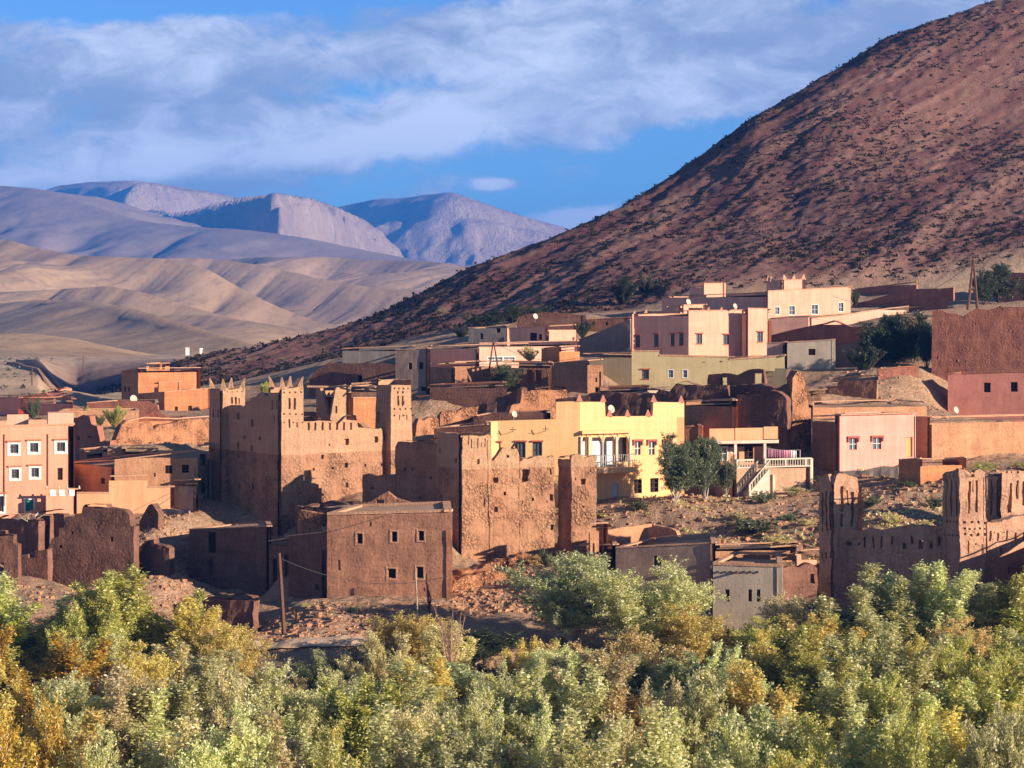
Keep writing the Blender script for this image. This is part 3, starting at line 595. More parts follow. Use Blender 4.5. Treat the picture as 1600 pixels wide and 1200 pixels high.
# far left row
house('house', 'long purplish-pink house in shade at the far left', 'rose', -80, None, 33, 285, [621, 622], [650, 650], br=-36, depth=8, cop='copred')
house('house', 'dull purple-pink house in shade beside a leafy tree, at the far left', 'rose', 33, None, 116, 278, [623, 624], [652, 652], br=-32, depth=8, cop='copred', win=[(0, 96, 637, 106, 642, 'dark')])
wall('mud_wall', 'sloping low reddish mud wall above the purplish-pink house', 'mud_red', [(28, 620), (52, 616), (70, 613), (84, 622)], 296, 294, [630, 630], .5)
house('house', 'small red mud hut on the plain edge at the far left', 'rose', 76, None, 104, 330, [609, 607], [620, 620], br=-20, depth=6, cop='copred')
house('big_house', 'large orange-red mud house with a small rooftop box, against the dark hill foot', 'mud_orange', 190, 216, 313, 312, [581, 576, 575], [640, 632, 612], -58, 26, cop='coping', rag=.04, win=[(0, 194, 604, 197, 612, 'dark'), (0, 200, 604, 203, 612, 'dark')], copw=.4)
house('roof_room', 'small flat-topped room standing on the large orange-red mud house', 'mud_orange', 229, None, 265, 318, [569, 568], [577, 577], br=20, depth=5, cop='coping', holes=[(0, 233, 572, 258, 577)], ctrlpts=False, below=1)
house('outbuilding', 'small box-shaped orange mud room in front of the large orange-red house', 'mud_orange', 241, 248, 283, 303, [600, 598, 597], [616, 614, 610], -50, 24, cop='coping')
house('house', 'orange-brown mud house with two small windows below the large orange-red house', 'mud_orange', 216, 257, 330, 297, [616, 613, 607], [650, 648, 646], -52, 24, cop='coping', win=[(1, 273, 635, 278, 642, 'dark'), (1, 294, 634, 300, 642, 'dark')])
house('house', 'low brown mud house with a curved parapet and a white roof dish', 'mud_red', 136, None, 247, 279, [630, 629], [655, 655], br=-14, depth=9, cop='coping', prof={0: [(136, 630), (160, 628), (200, 626), (230, 627), (246, 633), (247, 640)]}, rag=.03)
house('house', 'low mud house with a long pale parapet behind the ruined red wall', 'mud_tan', 92, None, 217, 262, [644, 643], [668, 668], br=8, depth=8, cop='coping')
house('shed', 'low dark gable-like mud shed with a pointed coping', 'mud_red', 216, None, 292, 268, [655, 652], [672, 672], br=-12, depth=5, prof={0: [(216, 656), (240, 643), (264, 652), (292, 654)]}, cop=None, rag=.02)
# ---- yellow house with balcony
YY = 204
yw = [(0, 806, 691, 821, 715, 'hood'), (0, 832, 691, 847, 715, 'hood'), (0, 768, 692, 782, 712, 'hood'), (1, 992, 690, 1001, 711, 'redhood'), (1, 1014, 690, 1023, 711, 'redhood'),
      (1, 991, 749, 1003, 771, 'dark'), (1, 1016, 747, 1029, 769, 'dark'), (1, 957, 755, 966, 783, 'whitedoor'), (1, 1038, 690, 1047, 711, 'redhood')]
yh = house('yellow_house', 'bright yellow two-storey house with an arched balcony and red-topped parapet corners', 'yellow', 764, 906, 1069, YY, [659, 628, 629], [790, 787, 778], -3, 27, depth=0, rag=0, rough=.008,
      prof={0: [(764, 658), (868, 655), (869, 628), (906, 627)], 1: [(906, 628), (945, 628), (946, 651), (1020, 650), (1021, 628), (1069, 629)]}, win=yw, cop=None, rooflow=2.4, backtop=656,
      holes=[(1, 909, 683, 917, 712), (1, 925, 683, 960, 730), (1, 966, 683, 982, 722)])
yrt, yf, _, _ = yh
def yb(name, mat, boxes, par=None):
    for bx in boxes: m = MB(); yf[bx[0]].pbox(m, *bx[1:]); o = m.build(name, M_[mat], par or yrt)
    return o
for x, y in ((907, 627), (944, 628), (954, 651), (982, 651), (1014, 651), (1023, 628), (1066, 629)):
    m = MB(); f = yf[1]; u = f.u(x); p = f.pt(u, f.z(y, u), -.2); horn(m, p, .6, .65, (0, 0)); m.build('parapet_horn', M_['trimpink'], yrt)
m = MB(); f = yf[0]; u = f.u(897); horn(m, f.pt(u, f.z(652, u), -.3), .6, .6, (0, 0)); m.build('parapet_horn', M_['trimpink'], yrt)
yb('cornice', 'yellow', [(1, 906, 672, 984, 677, .0, .5)]); bal = yb('balcony', 'yellow', [(1, 908, 730, 986, 738, .0, 1.3)])
yb('balcony_back', 'bluewhite', [(1, 909, 679, 983, 731, -1.35, -1.25)])
yb('arch_column', 'offwhite', [(1, x-1.4, 682, x+1.4, 731, -.12, .16) for x in (907.5, 920, 962.5, 984)])
yb('arch_column', 'offwhite', [(1, 940.6, 682, 942, 731, -.08, .12)])
for a, b_ in ((909, 919), (922, 940), (943, 961), (965, 982)):
    m = MB(); f = yf[1]; r = f.rect(a, 676, b_, 692); c = (r[0]+r[1])/2; hw = (r[1]-r[0])/2; zt_ = r[3]; zs_ = r[2]; K = 8
    for k in range(K):
        t0, t1 = math.pi*k/K, math.pi*(k+1)/K; x0, x1 = c-hw*math.cos(t0), c-hw*math.cos(t1); z0, z1 = zs_+(zt_-zs_)*.8*math.sin(t0), zs_+(zt_-zs_)*.8*math.sin(t1)
        m.box8([f.pt(x0, z0, -.1), f.pt(x1, z1, -.1), f.pt(x1, z1, .08), f.pt(x0, z0, .08)], [f.pt(x0, zt_, -.1), f.pt(x1, zt_, -.1), f.pt(x1, zt_, .08), f.pt(x0, zt_, .08)])
    m.build('arch', M_['yellow'], yrt)
m = MB(); f = yf[1]; r = f.rect(908, 710, 985, 730)
for zz in (r[3], (r[2]+r[3])/2): m.tube([f.pt(r[0], zz, 1.22), f.pt(r[1], zz, 1.22)], .03, .03, 5)
for k in range(23): u = r[0]+(r[1]-r[0])*k/22; m.tube([f.pt(u, r[2], 1.22), f.pt(u, r[3], 1.22)], .018, .018, 4)
for u in (r[0], r[1]): m.tube([f.pt(u, r[3], 1.22), f.pt(u, r[3], 0.02)], .03, .03, 5)
m.build('railing', M_['metal'], bal)
m = MB(); f = yf[0]
for x, y in ((802, 674), (853, 673)): u = f.u(x); z = f.z(y, u); m.tube([f.pt(u, z, 0), f.pt(u, z, .6), f.pt(u, z+.5, .7)], .03, .03, 4); m.tube([f.pt(u-.3, z+.2, .7), f.pt(u+.3, z+.2, .7)], .03, .03, 4); m.build('wall_bracket', M_['black'], yrt); m = MB()
# ---- balcony house with terrace and stairs
YB = 211
th = house('terrace_house', 'house with an orange parapet on slim posts above a raised terrace', 'peach', 1066, None, 1205, YB+2.2, [690, 689], [792, 785], br=14, depth=6, rag=0, rough=.01, cop=None,
     win=[(0, 1122, 699, 1136, 719, 'white'), (0, 1163, 698, 1177, 722, 'dark'), (0, 1143, 701, 1152, 707, 'white')], backtop=692)
trt, tf, _, _ = th; f = tf[0]
def tb(name, mat, boxes, par=None):
    for bx in boxes: m = MB(); f.pbox(m, *bx); o = m.build(name, M_[mat], par or trt)
    return o
tb('parapet', 'peach', [(1097, 668, 1135.5, 686, 2.0, 2.2), (1137, 667, 1179.5, 685.5, 2.0, 2.2), (1181, 665, 1203, 684, 2.0, 2.2)])
tb('porch_beam', 'offwhite', [(1096, 686, 1204, 691, 1.9, 2.26)]); tb('porch_slab', 'offwhite', [(1096, 687, 1204, 689, .05, 1.88)])
for x in (1098, 1137.5, 1183): tb('post', 'offwhite', [(x-2, 691, x+2, 722, 1.95, 2.2)])
house('side_room', 'bright orange lit side room between the yellow house and the terrace house', 'mud_orange', 1068, None, 1097, YB+4, [668, 667], [790, 790], br=-22, depth=4, rag=.02, cop='copred')
# terrace block with stone front, balustrades and stair
te = root('terrace', P(1205, 770, YB-4), 'raised stone terrace with a cream balustrade and outside stair, right of the small trees', 'terrace')
A = Vector((X(1151, YB-4.5), YB-4.5, 0)); B = Vector((X(1268, YB-1.5), YB-1.5, 0)); ft_ = Face(A, B); zc = Z(772, YB-4)
CTRL.append((A.x, A.y, Z(778, A.y))); CTRL.append((B.x, B.y, Z(766, B.y)))
m = MB(); slab(m, A, B, zc-3, [(0, ft_.z(732, 0)), (1, ft_.z(731, ft_.L))], .4, (), .6, .03, 0, 3)
nb = -ft_.n*4.5
slab(m, B, B+nb, zc-3, [(0, ft_.z(731, ft_.L)), (1, ft_.z(731, ft_.L))], .4, (), .8, .03, 0, 3); slab(m, A+nb, A, zc-3, [(0, ft_.z(732, 0)), (1, ft_.z(732, 0))], .4, (), .8, .03, 0, 3)
z_ = ft_.z(731.5, 0); m.quad(*[Vector((p.x, p.y, z_-.03)) for p in (A, B, B+nb, A+nb)]); m.build('terrace_base', M_['roof'], te)
def balus(par, f, u0, u1, z0f, z1f, gap=.28, mat='offwhite'):
    """balustrade: bottom rail, top rail and turned posts; z0f/z1f give the rail heights along u"""
    m = MB(); 
    for (fn, h) in ((z0f, .12), (z1f, .14)):
        m.box8([f.pt(u0, fn(u0)-h, -.2), f.pt(u1, fn(u1)-h, -.2), f.pt(u1, fn(u1)-h, .02), f.pt(u0, fn(u0)-h, .02)], [f.pt(u0, fn(u0), -.2), f.pt(u1, fn(u1), -.2), f.pt(u1, fn(u1), .02), f.pt(u0, fn(u0), .02)])
    K = int((u1-u0)/gap)
    for k in range(K+1):
        u = u0+.08+(u1-u0-.16)*k/K; a, b_ = f.pt(u, z0f(u), -.09), f.pt(u, z1f(u)-.14, -.09); c = (a+b_)/2; m.tube([a, a+(c-a)*.5, c, b_], .05, .05, 5) if k % 8 else m.tube([a, b_], .13, .13, 4)
    return m.build('balustrade', M_[mat], par)
zt0 = lambda u: ft_.z(732, 0)+.12; zt1 = lambda u: ft_.z(718, 0)
ua, ub = ft_.u(1195), ft_.L; balus(te, ft_, ua, ub, zt0, zt1)
balus(te, ft_, 0, ft_.u(1178), zt0, zt1)
m = MB(); ft_.pbox(m, 1266, 716, 1270, 790, -.25, .05); m.build('corner_post', M_['offwhite'], te); m = MB(); ft_.pbox(m, 1206, 741, 1209, 777, .02, .25); m.build('prop', M_['offwhite'], te)
# stair falls from the terrace to the left, in front of the base
s0, s1 = ft_.u(1192), ft_.u(1160); zt_ = ft_.z(732, 0); zb2 = ft_.z(770, 0); m = MB(); K = 12
for k in range(K):
    ua_, ub_ = s0+(s1-s0)*k/K, s0+(s1-s0)*(k+1)/K; z1_ = zt_-(zt_-zb2)*k/K-.1
    ft_.box(m, ub_, ua_, zb2-1.2, z1_, .06, 1.3)
m.build('stair', M_['offwhite'], te)
fst = Face(ft_.pt(0, 0, 1.36), ft_.pt(ft_.L, 0, 1.36)); sl = (zt_-zb2)/(s0-s1)
balus(te, fst, s1, s0, lambda u: zb2+sl*(u-s1)+.05, lambda u: zb2+sl*(u-s1)+.85)
fst2 = Face(ft_.pt(0, 0, .16), ft_.pt(ft_.L, 0, .16)); balus(te, fst2, s1-.6, s0-.6, lambda u: zb2+sl*(u-s1)+.55, lambda u: zb2+sl*(u-s1)+1.35)
# washing on a line
lp_, lq_ = P(1196, 700, YB-1.0), P(1250, 703, YB+.5)
cl = root('washing_line', lp_, 'washing line with purple and pale laundry on the raised terrace', 'washing line')
m = MB(); m.tube([lp_, (lp_+lq_)/2-Vector((0, 0, .15)), lq_], .02, .02, 4); m.tube([lp_, lp_-Vector((0, 0, 1.9))], .04, .04, 5); m.tube([lq_, lq_-Vector((0, 0, 1.9))], .04, .04, 5); m.build('line', M_['metal'], cl)
for a, b_, mt in ((.08, .3, 'cloth1'), (.32, .52, 'cloth1'), (.54, .72, 'cloth3'), (.74, .9, 'cloth2')):
    m = MB(); K = 6
    for k in range(K):
        p = lp_+(lq_-lp_)*(a+(b_-a)*k/K); q = lp_+(lq_-lp_)*(a+(b_-a)*(k+1)/K); p = p+Vector((0, .05*math.sin(k*2), -.1)); q = q+Vector((0, .05*math.sin(k*2+2), -.1)); m.quad(p, q, q-Vector((.03, .1, .75)), p-Vector((-.03, .1, .75)))
    m.build('cloth', M_[mt], cl)
# ---- broken walls behind the yellow house
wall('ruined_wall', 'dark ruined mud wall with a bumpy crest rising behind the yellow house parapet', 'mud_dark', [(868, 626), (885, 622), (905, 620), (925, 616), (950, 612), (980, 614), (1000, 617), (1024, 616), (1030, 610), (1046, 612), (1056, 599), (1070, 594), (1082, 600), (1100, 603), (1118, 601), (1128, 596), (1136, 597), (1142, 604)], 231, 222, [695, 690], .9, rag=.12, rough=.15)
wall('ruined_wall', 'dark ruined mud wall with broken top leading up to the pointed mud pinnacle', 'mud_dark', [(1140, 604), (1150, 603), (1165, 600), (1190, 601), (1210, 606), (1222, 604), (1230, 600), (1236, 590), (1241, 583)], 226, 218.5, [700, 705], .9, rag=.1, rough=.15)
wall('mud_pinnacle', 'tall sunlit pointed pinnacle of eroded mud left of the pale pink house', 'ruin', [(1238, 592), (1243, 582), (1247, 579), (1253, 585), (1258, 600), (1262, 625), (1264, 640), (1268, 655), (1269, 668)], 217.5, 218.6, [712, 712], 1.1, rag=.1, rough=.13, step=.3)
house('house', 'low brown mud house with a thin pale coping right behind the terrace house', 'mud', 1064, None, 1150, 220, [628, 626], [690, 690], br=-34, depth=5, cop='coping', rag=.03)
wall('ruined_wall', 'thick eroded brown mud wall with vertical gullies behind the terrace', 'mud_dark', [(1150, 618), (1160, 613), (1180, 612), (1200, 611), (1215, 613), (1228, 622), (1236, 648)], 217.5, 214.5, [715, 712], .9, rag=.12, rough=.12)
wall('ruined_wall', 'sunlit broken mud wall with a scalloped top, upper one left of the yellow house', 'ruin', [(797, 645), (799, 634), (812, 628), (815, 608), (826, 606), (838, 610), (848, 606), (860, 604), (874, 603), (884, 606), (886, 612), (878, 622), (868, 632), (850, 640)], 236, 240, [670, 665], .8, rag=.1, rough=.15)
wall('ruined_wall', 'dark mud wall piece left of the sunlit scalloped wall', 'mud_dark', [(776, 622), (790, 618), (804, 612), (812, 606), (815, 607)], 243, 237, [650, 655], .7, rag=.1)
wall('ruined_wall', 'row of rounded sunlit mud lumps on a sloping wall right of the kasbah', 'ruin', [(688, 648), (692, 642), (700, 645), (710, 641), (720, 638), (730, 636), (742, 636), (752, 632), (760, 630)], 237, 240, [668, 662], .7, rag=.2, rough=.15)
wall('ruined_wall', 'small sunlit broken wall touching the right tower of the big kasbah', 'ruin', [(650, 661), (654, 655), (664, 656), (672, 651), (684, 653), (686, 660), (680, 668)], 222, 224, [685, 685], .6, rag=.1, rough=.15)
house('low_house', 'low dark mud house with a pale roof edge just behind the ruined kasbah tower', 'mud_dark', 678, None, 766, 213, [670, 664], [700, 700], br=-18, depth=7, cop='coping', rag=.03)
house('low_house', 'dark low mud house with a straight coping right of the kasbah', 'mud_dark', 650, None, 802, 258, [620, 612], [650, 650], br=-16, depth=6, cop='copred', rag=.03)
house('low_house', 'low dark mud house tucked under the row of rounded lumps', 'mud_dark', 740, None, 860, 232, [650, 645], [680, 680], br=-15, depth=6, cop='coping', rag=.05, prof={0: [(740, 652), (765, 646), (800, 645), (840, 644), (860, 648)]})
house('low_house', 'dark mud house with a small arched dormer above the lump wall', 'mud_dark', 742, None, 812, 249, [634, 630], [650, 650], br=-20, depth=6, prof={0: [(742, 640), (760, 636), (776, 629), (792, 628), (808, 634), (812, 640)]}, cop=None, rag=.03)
# ---- behind the kasbah: dark rounded roofs
house('low_house', 'dark mud house with a long humped roofline behind the kasbah towers', 'mud_dark', 488, None, 625, 288, [580, 571], [620, 612], br=-20, depth=9, prof={0: [(488, 583), (500, 575), (515, 566), (530, 561), (550, 560), (570, 562), (600, 568), (625, 573)]}, cop=None, rag=.02)
house('low_house', 'small dark mud house with a flat coping in front of the humped one', 'mud_dark', 483, None, 566, 276, [585, 587], [620, 620], br=-25, depth=7, prof={0: [(483, 592), (492, 583), (512, 580), (540, 584), (566, 587)]}, cop=None, rag=.02)
house('low_house', 'brown mud house with a lit orange parapet seen between the kasbah towers', 'mud_orange', 540, 552, 600, 243, [625, 622, 622], [672, 672, 672], -50, 24, cop='coping')
house('low_house', 'small pale mud hut behind the broken far tower of the kasbah', 'mud_tan', 549, None, 590, 252, [604, 606], [640, 640], br=-20, depth=5, cop='coping')
house('grey_shed', 'long grey corrugated-looking shed at the foot of the dark hill', 'grey', 535, None, 648, 300, [545, 541], [575, 572], br=-14, depth=8, cop='coping', rag=.02, roofmat='grey')
# ---- pink and peach group in the middle distance
house('tall_house', 'grey-tan tall house end with two upper windows, right of the kasbah', 'greytan', 618, None, 672, 268, [547, 545], [620, 616], br=-22, depth=7, win=[(0, 638, 567, 644, 577, 'dark'), (0, 655, 566, 661, 577, 'dark'), (0, 658, 604, 666, 611, 'dark')], cop='coping', rag=.02)
house('pink_house', 'dusky pink long house with a peach lit right wall behind the wooden A-frame pole', 'pinkpale', 672, 749, 904, 272, [541, 537, 533], [600, 590, 575], -30, 20, win=[(1, 762, 558, 785, 566, 'white'), (1, 787, 558, 804, 565, 'white')], cop='coping', rag=.01, rough=.01)
house('upper_room', 'sunlit peach rooftop room with a shaded porch and two dark openings', 'pinkpeach', 791, 858, 900, 279, [514, 510, 508], [545, 545, 545], -30, 20, cop='coping', rag=.01, rough=.01, win=[(0, 828, 520, 839, 532, 'dark'), (0, 842, 522, 847, 531, 'dark')], ctrlpts=False)
house('shed', 'grey-brown hut with a rounded roof on top of the pink house row', 'grey', 732, None, 793, 290, [513, 509], [545, 545], br=-20, depth=6, cop='coping', win=[(0, 750, 521, 755, 530, 'dark'), (0, 775, 513, 782, 520, 'dark')], roofmat='grey')
house('low_house', 'dark mud wall house with lit orange right side in front of the dusky pink house', 'mud', 672, 711, 770, 258, [569, 566, 564], [615, 612, 606], -42, 22, cop='coping', rag=.04)
rt, fs, _, _ = house('porch_house', 'brown mud house with a pillared porch beside the round green tree', 'mud', 766, None, 862, 257, [566, 567], [612, 612], br=-24, depth=6, cop='coping', holes=[(0, 808, 577, 818, 599), (0, 822, 578, 832, 600), (0, 836, 578, 846, 600)], rag=.03)
house('outbuilding', 'small orange mud box with a lit right face below the peach rooftop room', 'mud_orange', 846, 874, 906, 263, [545, 542, 541], [570, 570, 568], -36, 22, cop='coping', rag=.03)
house('low_house', 'brown mud block with one small window, left of the olive house', 'mud', 862, 918, 942, 249, [568, 564, 562], [612, 612, 610], -34, 24, cop='coping', win=[(1, 930, 590, 933, 597, 'dark')], rag=.03)
house('low_house', 'long low mud house in front of the pillared porch', 'mud_dark', 672, None, 790, 252, [602, 598], [625, 622], br=-20, depth=4, cop='copred', rag=.04)
house('low_house', 'dark house with a gently arched roofline above the peach rooftop room', 'mud_dark', 808, None, 915, 306, [493, 492], [525, 520], br=-14, depth=8, prof={0: [(800, 500), (820, 491), (850, 488), (890, 490), (915, 494)]}, cop=None, rag=.02)
wall('mud_wall', 'dark stepped garden wall climbing to the right behind the peach rooftop room', 'greytan', [(905, 531), (930, 522), (960, 509), (985, 500)], 296, 292, [552, 550], .5, cop='coping', rag=.05)
house('low_house', 'flat brown house with tiny windows left of the big pink house', 'mud_dark', 912, None, 985, 305, [500, 496], [525, 522], br=-18, depth=6, cop='copred', win=[(0, 925, 503, 929, 508, 'dark'), (0, 946, 503, 950, 508, 'dark')])
# ---- the big pink house
pw = [(0, 993, 525, 1000, 542, 'hood'), (0, 1022, 523, 1029, 541, 'hood'), (0, 1048, 522, 1054, 540, 'hood'), (0, 1061, 521, 1068, 539, 'hood'), (1, 1088, 522, 1097, 537, 'hood'), (1, 1130, 523, 1139, 538, 'hood')]
rt, fs, _, _ = house('pink_house', 'big pale pink house with hooded windows and small horned parapet, above the olive house', 'pinkpeach', 986, 1076, 1164, 280, [492, 486, 485], [556, 558, 560], -30, 24, win=pw, cop='coping', rag=.01, rough=.01)
for x, y in ((990, 492), (1008, 490), (1108, 486), (1128, 486), (1150, 485)):
    f = fs[0] if x < 1076 else fs[1]; m = MB(); u = f.u(x); horn(m, f.pt(u, f.z(y, u), -.2), .5, .55, (.1, 0)); m.build('parapet_horn', M_['coping'], rt)
house('house_wing', 'narrow sunlit wing with one window at the right end of the big pink house', 'pinkpeach', 1160, 1169, 1205, 281, [487, 482, 483], [558, 558, 556], -55, 24, win=[(1, 1183, 519, 1192, 534, 'hood')], cop='coping', rag=.01, rough=.01)
house('roof_room', 'small lit flat-roofed roof shelter on the big pink house', 'pinkpeach', 1040, 1068, 1105, 289, [480, 477, 476], [490, 490, 490], -30, 22, cop='coping', holes=[(1, 1076, 481, 1098, 489)], ctrlpts=False, below=1)
# ---- upper houses against the hill
house('upper_house', 'long dusky rose house in shade behind the big pink house', 'pinkpeach', 1034, None, 1202, 326, [464, 457], [500, 492], br=-34, depth=8, cop='coping', rag=.02)
house('upper_house', 'cubic pink tower room with one sunlit side on the long dusky rose house', 'pinkpeach', 1077, 1100, 1134, 322, [444, 443, 443], [466, 466, 466], -40, 22, cop='coping', ctrlpts=False, below=1.5, rag=.01)
rt, fs, _, _ = house('upper_house', 'pale peach house with four blue-framed windows high against the hill', 'pinkpeach', 1196, 1200, 1331, 312, [456, 455, 449], [497, 498, 490], -60, 20, cop='coping', rag=.01, rough=.01, win=[(1, 1211, 480, 1218, 491, 'blue'), (1, 1233, 478, 1242, 492, 'blue'), (1, 1268, 476, 1278, 491, 'blue'), (1, 1310, 473, 1318, 487, 'blue')])
rt, fs, _, _ = house('stair_tower', 'small horned roof tower on the pale peach house high against the hill', 'pinkpeach', 1198, 1225, 1259, 313.5, [441, 438, 437], [458, 457, 456], -34, 20, cop='coping', rag=.0, rough=.01, ctrlpts=False, below=1)
for f, x, y in ((fs[0], 1200, 439), (fs[0], 1205, 440), (fs[1], 1227, 437), (fs[1], 1241, 437), (fs[1], 1256, 436)):
    m = MB(); u = f.u(x); horn(m, f.pt(u, f.z(y, u), -.2), .6, .75, (.12*(1 if x > 1230 else -1), 0)); m.build('merlon', M_['pinkpeach'], rt)
rt, fs, _, _ = house('olive_house', 'long olive-plastered house with pale blue windows and a dark open bay', 'olive', 912, 987, 1228, 262, [553, 551, 556], [612, 612, 610], -26, -8, cop='coping', rag=.01, rough=.01,
     prof={1: [(987, 550), (1029, 550), (1030, 556), (1138, 559), (1139, 563), (1190, 560), (1228, 556)]}, win=[(1, 1003, 578, 1014, 592, 'hood'), (1, 1044, 578, 1052, 590, 'blue'), (1, 1067, 578, 1074, 590, 'blue'), (1, 1196, 580, 1226, 606, 'dark')], holes=[(1, 1097, 565, 1102, 567), (1, 1124, 564, 1129, 566)])
m = MB()
for a, b_, y0, y1 in ((987, 1029, 549.5, 549.5), (1030, 1138, 556, 558.5), (1139, 1190, 562.5, 559.5), (1190, 1228, 559.5, 555.5)):
    f = fs[1]; ua, ub = f.u(a), f.u(b_); beam(m, f.pt(ua, f.z(y0, ua)), f.pt(ub, f.z(y1, ub)), .5, .16)
m.build('coping', M_['coping'], rt)
house('cream_house', 'pale cream hut with one small dark window, right of the olive house', 'cream', 1230, None, 1305, 266, [536, 531], [576, 576], br=-12, depth=6, cop='coping', win=[(0, 1263, 545, 1274, 555, 'dark')], rag=.02)
house('low_house', 'small pink-fronted block left of the cream hut', 'pinkpale', 1198, None, 1231, 270, [537, 535], [575, 575], br=-20, depth=5, cop='coping')
wall('ruined_wall', 'dark broken wall with holes in front of the olive house', 'mud_dark', [(1105, 595), (1107, 586), (1130, 584), (1150, 586), (1170, 578), (1192, 577), (1196, 600)], 244, 240, [612, 612], .6, rag=.15, holes=[(1126, 590, 1136, 602), (1176, 584, 1190, 600)])
house('low_house', 'small cream-walled hut behind the dark wall above the yellow house', 'cream', 1014, None, 1060, 236, [602, 600], [625, 620], br=18, depth=3, cop=None, rag=.02)
house('low_house', 'low brown hut left of the small cream-walled hut', 'mud_dark', 930, None, 1014, 240, [606, 604], [625, 622], br=-20, depth=4, cop='copred', rag=.03)
# ---- terraces of walls at the upper right
wall('garden_wall', 'long sunlit tan garden wall sloping below the pale peach house', 'pinkpale', [(1268, 498), (1310, 494), (1360, 486), (1420, 479)], 300, 306, [520, 500], .45, cop='coping', rag=.03, rough=.03)
wall('garden_wall', 'short shaded pink wall joining the big pink house and the sloping garden wall', 'pinkpale', [(1203, 498), (1240, 495), (1268, 494)], 298, 296, [525, 520], .45, cop='coping', rag=.02, rough=.02)
wall('garden_wall', 'dark red mud wall rising to a point behind the cream hut', 'mud_red', [(1205, 525), (1250, 514), (1290, 506), (1303, 502), (1330, 512), (1380, 512)], 290, 279, [540, 540], .5, cop='copred', rag=.03)
wall('garden_wall', 'low dark red wall piece right of the rising red mud wall', 'mud_red', [(1310, 516), (1345, 514), (1378, 514)], 280, 275, [545, 545], .5, cop='copred')
wall('garden_wall', 'dark wall with flat coping between the cream hut and the dark trees', 'greytan', [(1303, 540), (1325, 537), (1348, 536)], 268, 268, [572, 570], .5, cop='copred')
wall('garden_wall', 'upper brown wall behind the blue-windowed peach house', 'mud_red', [(1332, 476), (1360, 470), (1400, 458), (1420, 453), (1470, 452), (1490, 450)], 339, 329, [480, 475], .5, cop='copred', rag=.03)
wall('garden_wall', 'curved brown wall below the upper brown wall', 'mud_red', [(1420, 482), (1440, 480), (1460, 473), (1478, 464)], 322, 318, [495, 485], .5, cop='copred', rag=.03)
wall('garden_wall', 'topmost short brown wall against the hill', 'mud_red', [(1337, 452), (1380, 447), (1432, 441)], 353, 346, [462, 455], .5, cop='copred', rag=.03)
house('low_house', 'red-brown house with a flat top at the right edge behind the pines', 'mud_red', 1565, None, 1680, 335, [428, 425], [478, 478], br=-34, depth=8, cop='copred')
wall('big_wall', 'huge windowless dark red mud wall with an eroded crest on the right', 'mud_red', [(1456, 486), (1466, 484), (1480, 489), (1492, 491), (1505, 494), (1512, 488), (1525, 482), (1545, 484), (1565, 478), (1600, 477), (1700, 474)], 260, 254, [586, 586], 1.2, rag=.06, rough=.05, holes=[(1494, 562, 1499, 566), (1508, 564, 1511, 567), (1464, 557, 1467, 561)])
rt, fs, _, _ = house('rose_house', 'deep rose house in shade with two dark square windows, under the huge red wall', 'rose', 1481, None, 1700, 248, [585, 578], [650, 650], br=-20, depth=8, cop='copred', rag=.02, rough=.02, win=[(0, 1537, 598, 1548, 613, 'dark'), (0, 1579, 597, 1590, 612, 'dark')])
wall('garden_wall', 'low mud wall with a coping under the dark trees', 'mud_red', [(1372, 578), (1410, 574), (1442, 572)], 250, 250, [592, 592], .4, cop='copred', rag=.03)
wall('garden_wall', 'brown garden wall with a lower left step, below the dark trees', 'mud', [(1290, 605), (1308, 604), (1309, 592), (1340, 589), (1376, 587)], 242, 239, [628, 625], .4, cop='copred', rag=.03)
house('low_house', 'tiny flat-roofed hut right of the mud pinnacle', 'mud', 1262, None, 1292, 236, [611, 609], [630, 630], br=-10, depth=4, cop='coping', holes=[(0, 1266, 614, 1284, 622)])
# ---- pale pink house and the tan wall on the right
rt, fs, _, _ = house('tan_house', 'long flat-roofed tan building with a shadowed gap, behind the pale pink house', 'mud_tan', 1264, None, 1448, 228, [632, 629], [655, 655], br=16, depth=7, cop='coping', prof={0: [(1264, 634), (1300, 631), (1386, 629), (1400, 626), (1430, 626), (1446, 628)]}, rag=.02)
rt, fs, _, _ = house('pale_pink_house', 'pale pink house with two bright barred windows and a yellow door', 'pinkwall', 1312, None, 1430, 210.5, [649, 647], [738, 726], br=22, depth=7, rag=0, rough=.006, cop=None, win=[(0, 1327, 685, 1339, 703, 'redhood'), (0, 1364, 684, 1377, 702, 'redhood'), (0, 1416, 683, 1426, 714, 'door')])
m = MB(); beam(m, fs[0].pt(0, fs[0].z(649, 0), 0), fs[0].pt(fs[0].L, fs[0].z(646, fs[0].L), 0), 1.0, .12, out=.25); m.build('roof_edge', M_['coping'], rt)
m = MB(); u = fs[0].L-.05; m.tube([fs[0].pt(u, fs[0].z(650, u), .06), fs[0].pt(u, fs[0].z(722, u), .06)], .05, .05, 5); m.build('drain_pipe', M_['offwhite'], rt)
house('brown_house', 'brown mud side block in shade joined to the left of the pale pink house', 'mud', 1269, None, 1313, 216.5, [651, 650], [728, 735], br=-50, depth=5, rag=.04, cop='coping')
rt, fs, _, _ = house('tan_wall_house', 'long tan mud wall house with smoother upper plaster and roof spouts at the right edge', 'mud_tan', 1429, 1456, 1680, 219, [652, 653, 648], [716, 718, 716], -52, 20, cop='coping', rag=.02, win=[])
house('low_house', 'low pinkish box with a lit end below the yellow door', 'mud_orange', 1404, 1438, 1510, 200, [719, 717, 715], [752, 756, 744], -40, 24, cop='coping', rag=.03, prof={1: [(1438, 718), (1470, 718), (1495, 716), (1500, 724), (1510, 736)]})
wall('retaining_wall', 'cream render footing wall under the pale pink house', 'cream', [(1312, 737), (1350, 735), (1404, 722)], 208.8, 206.5, [752, 750], .4, rag=.02)
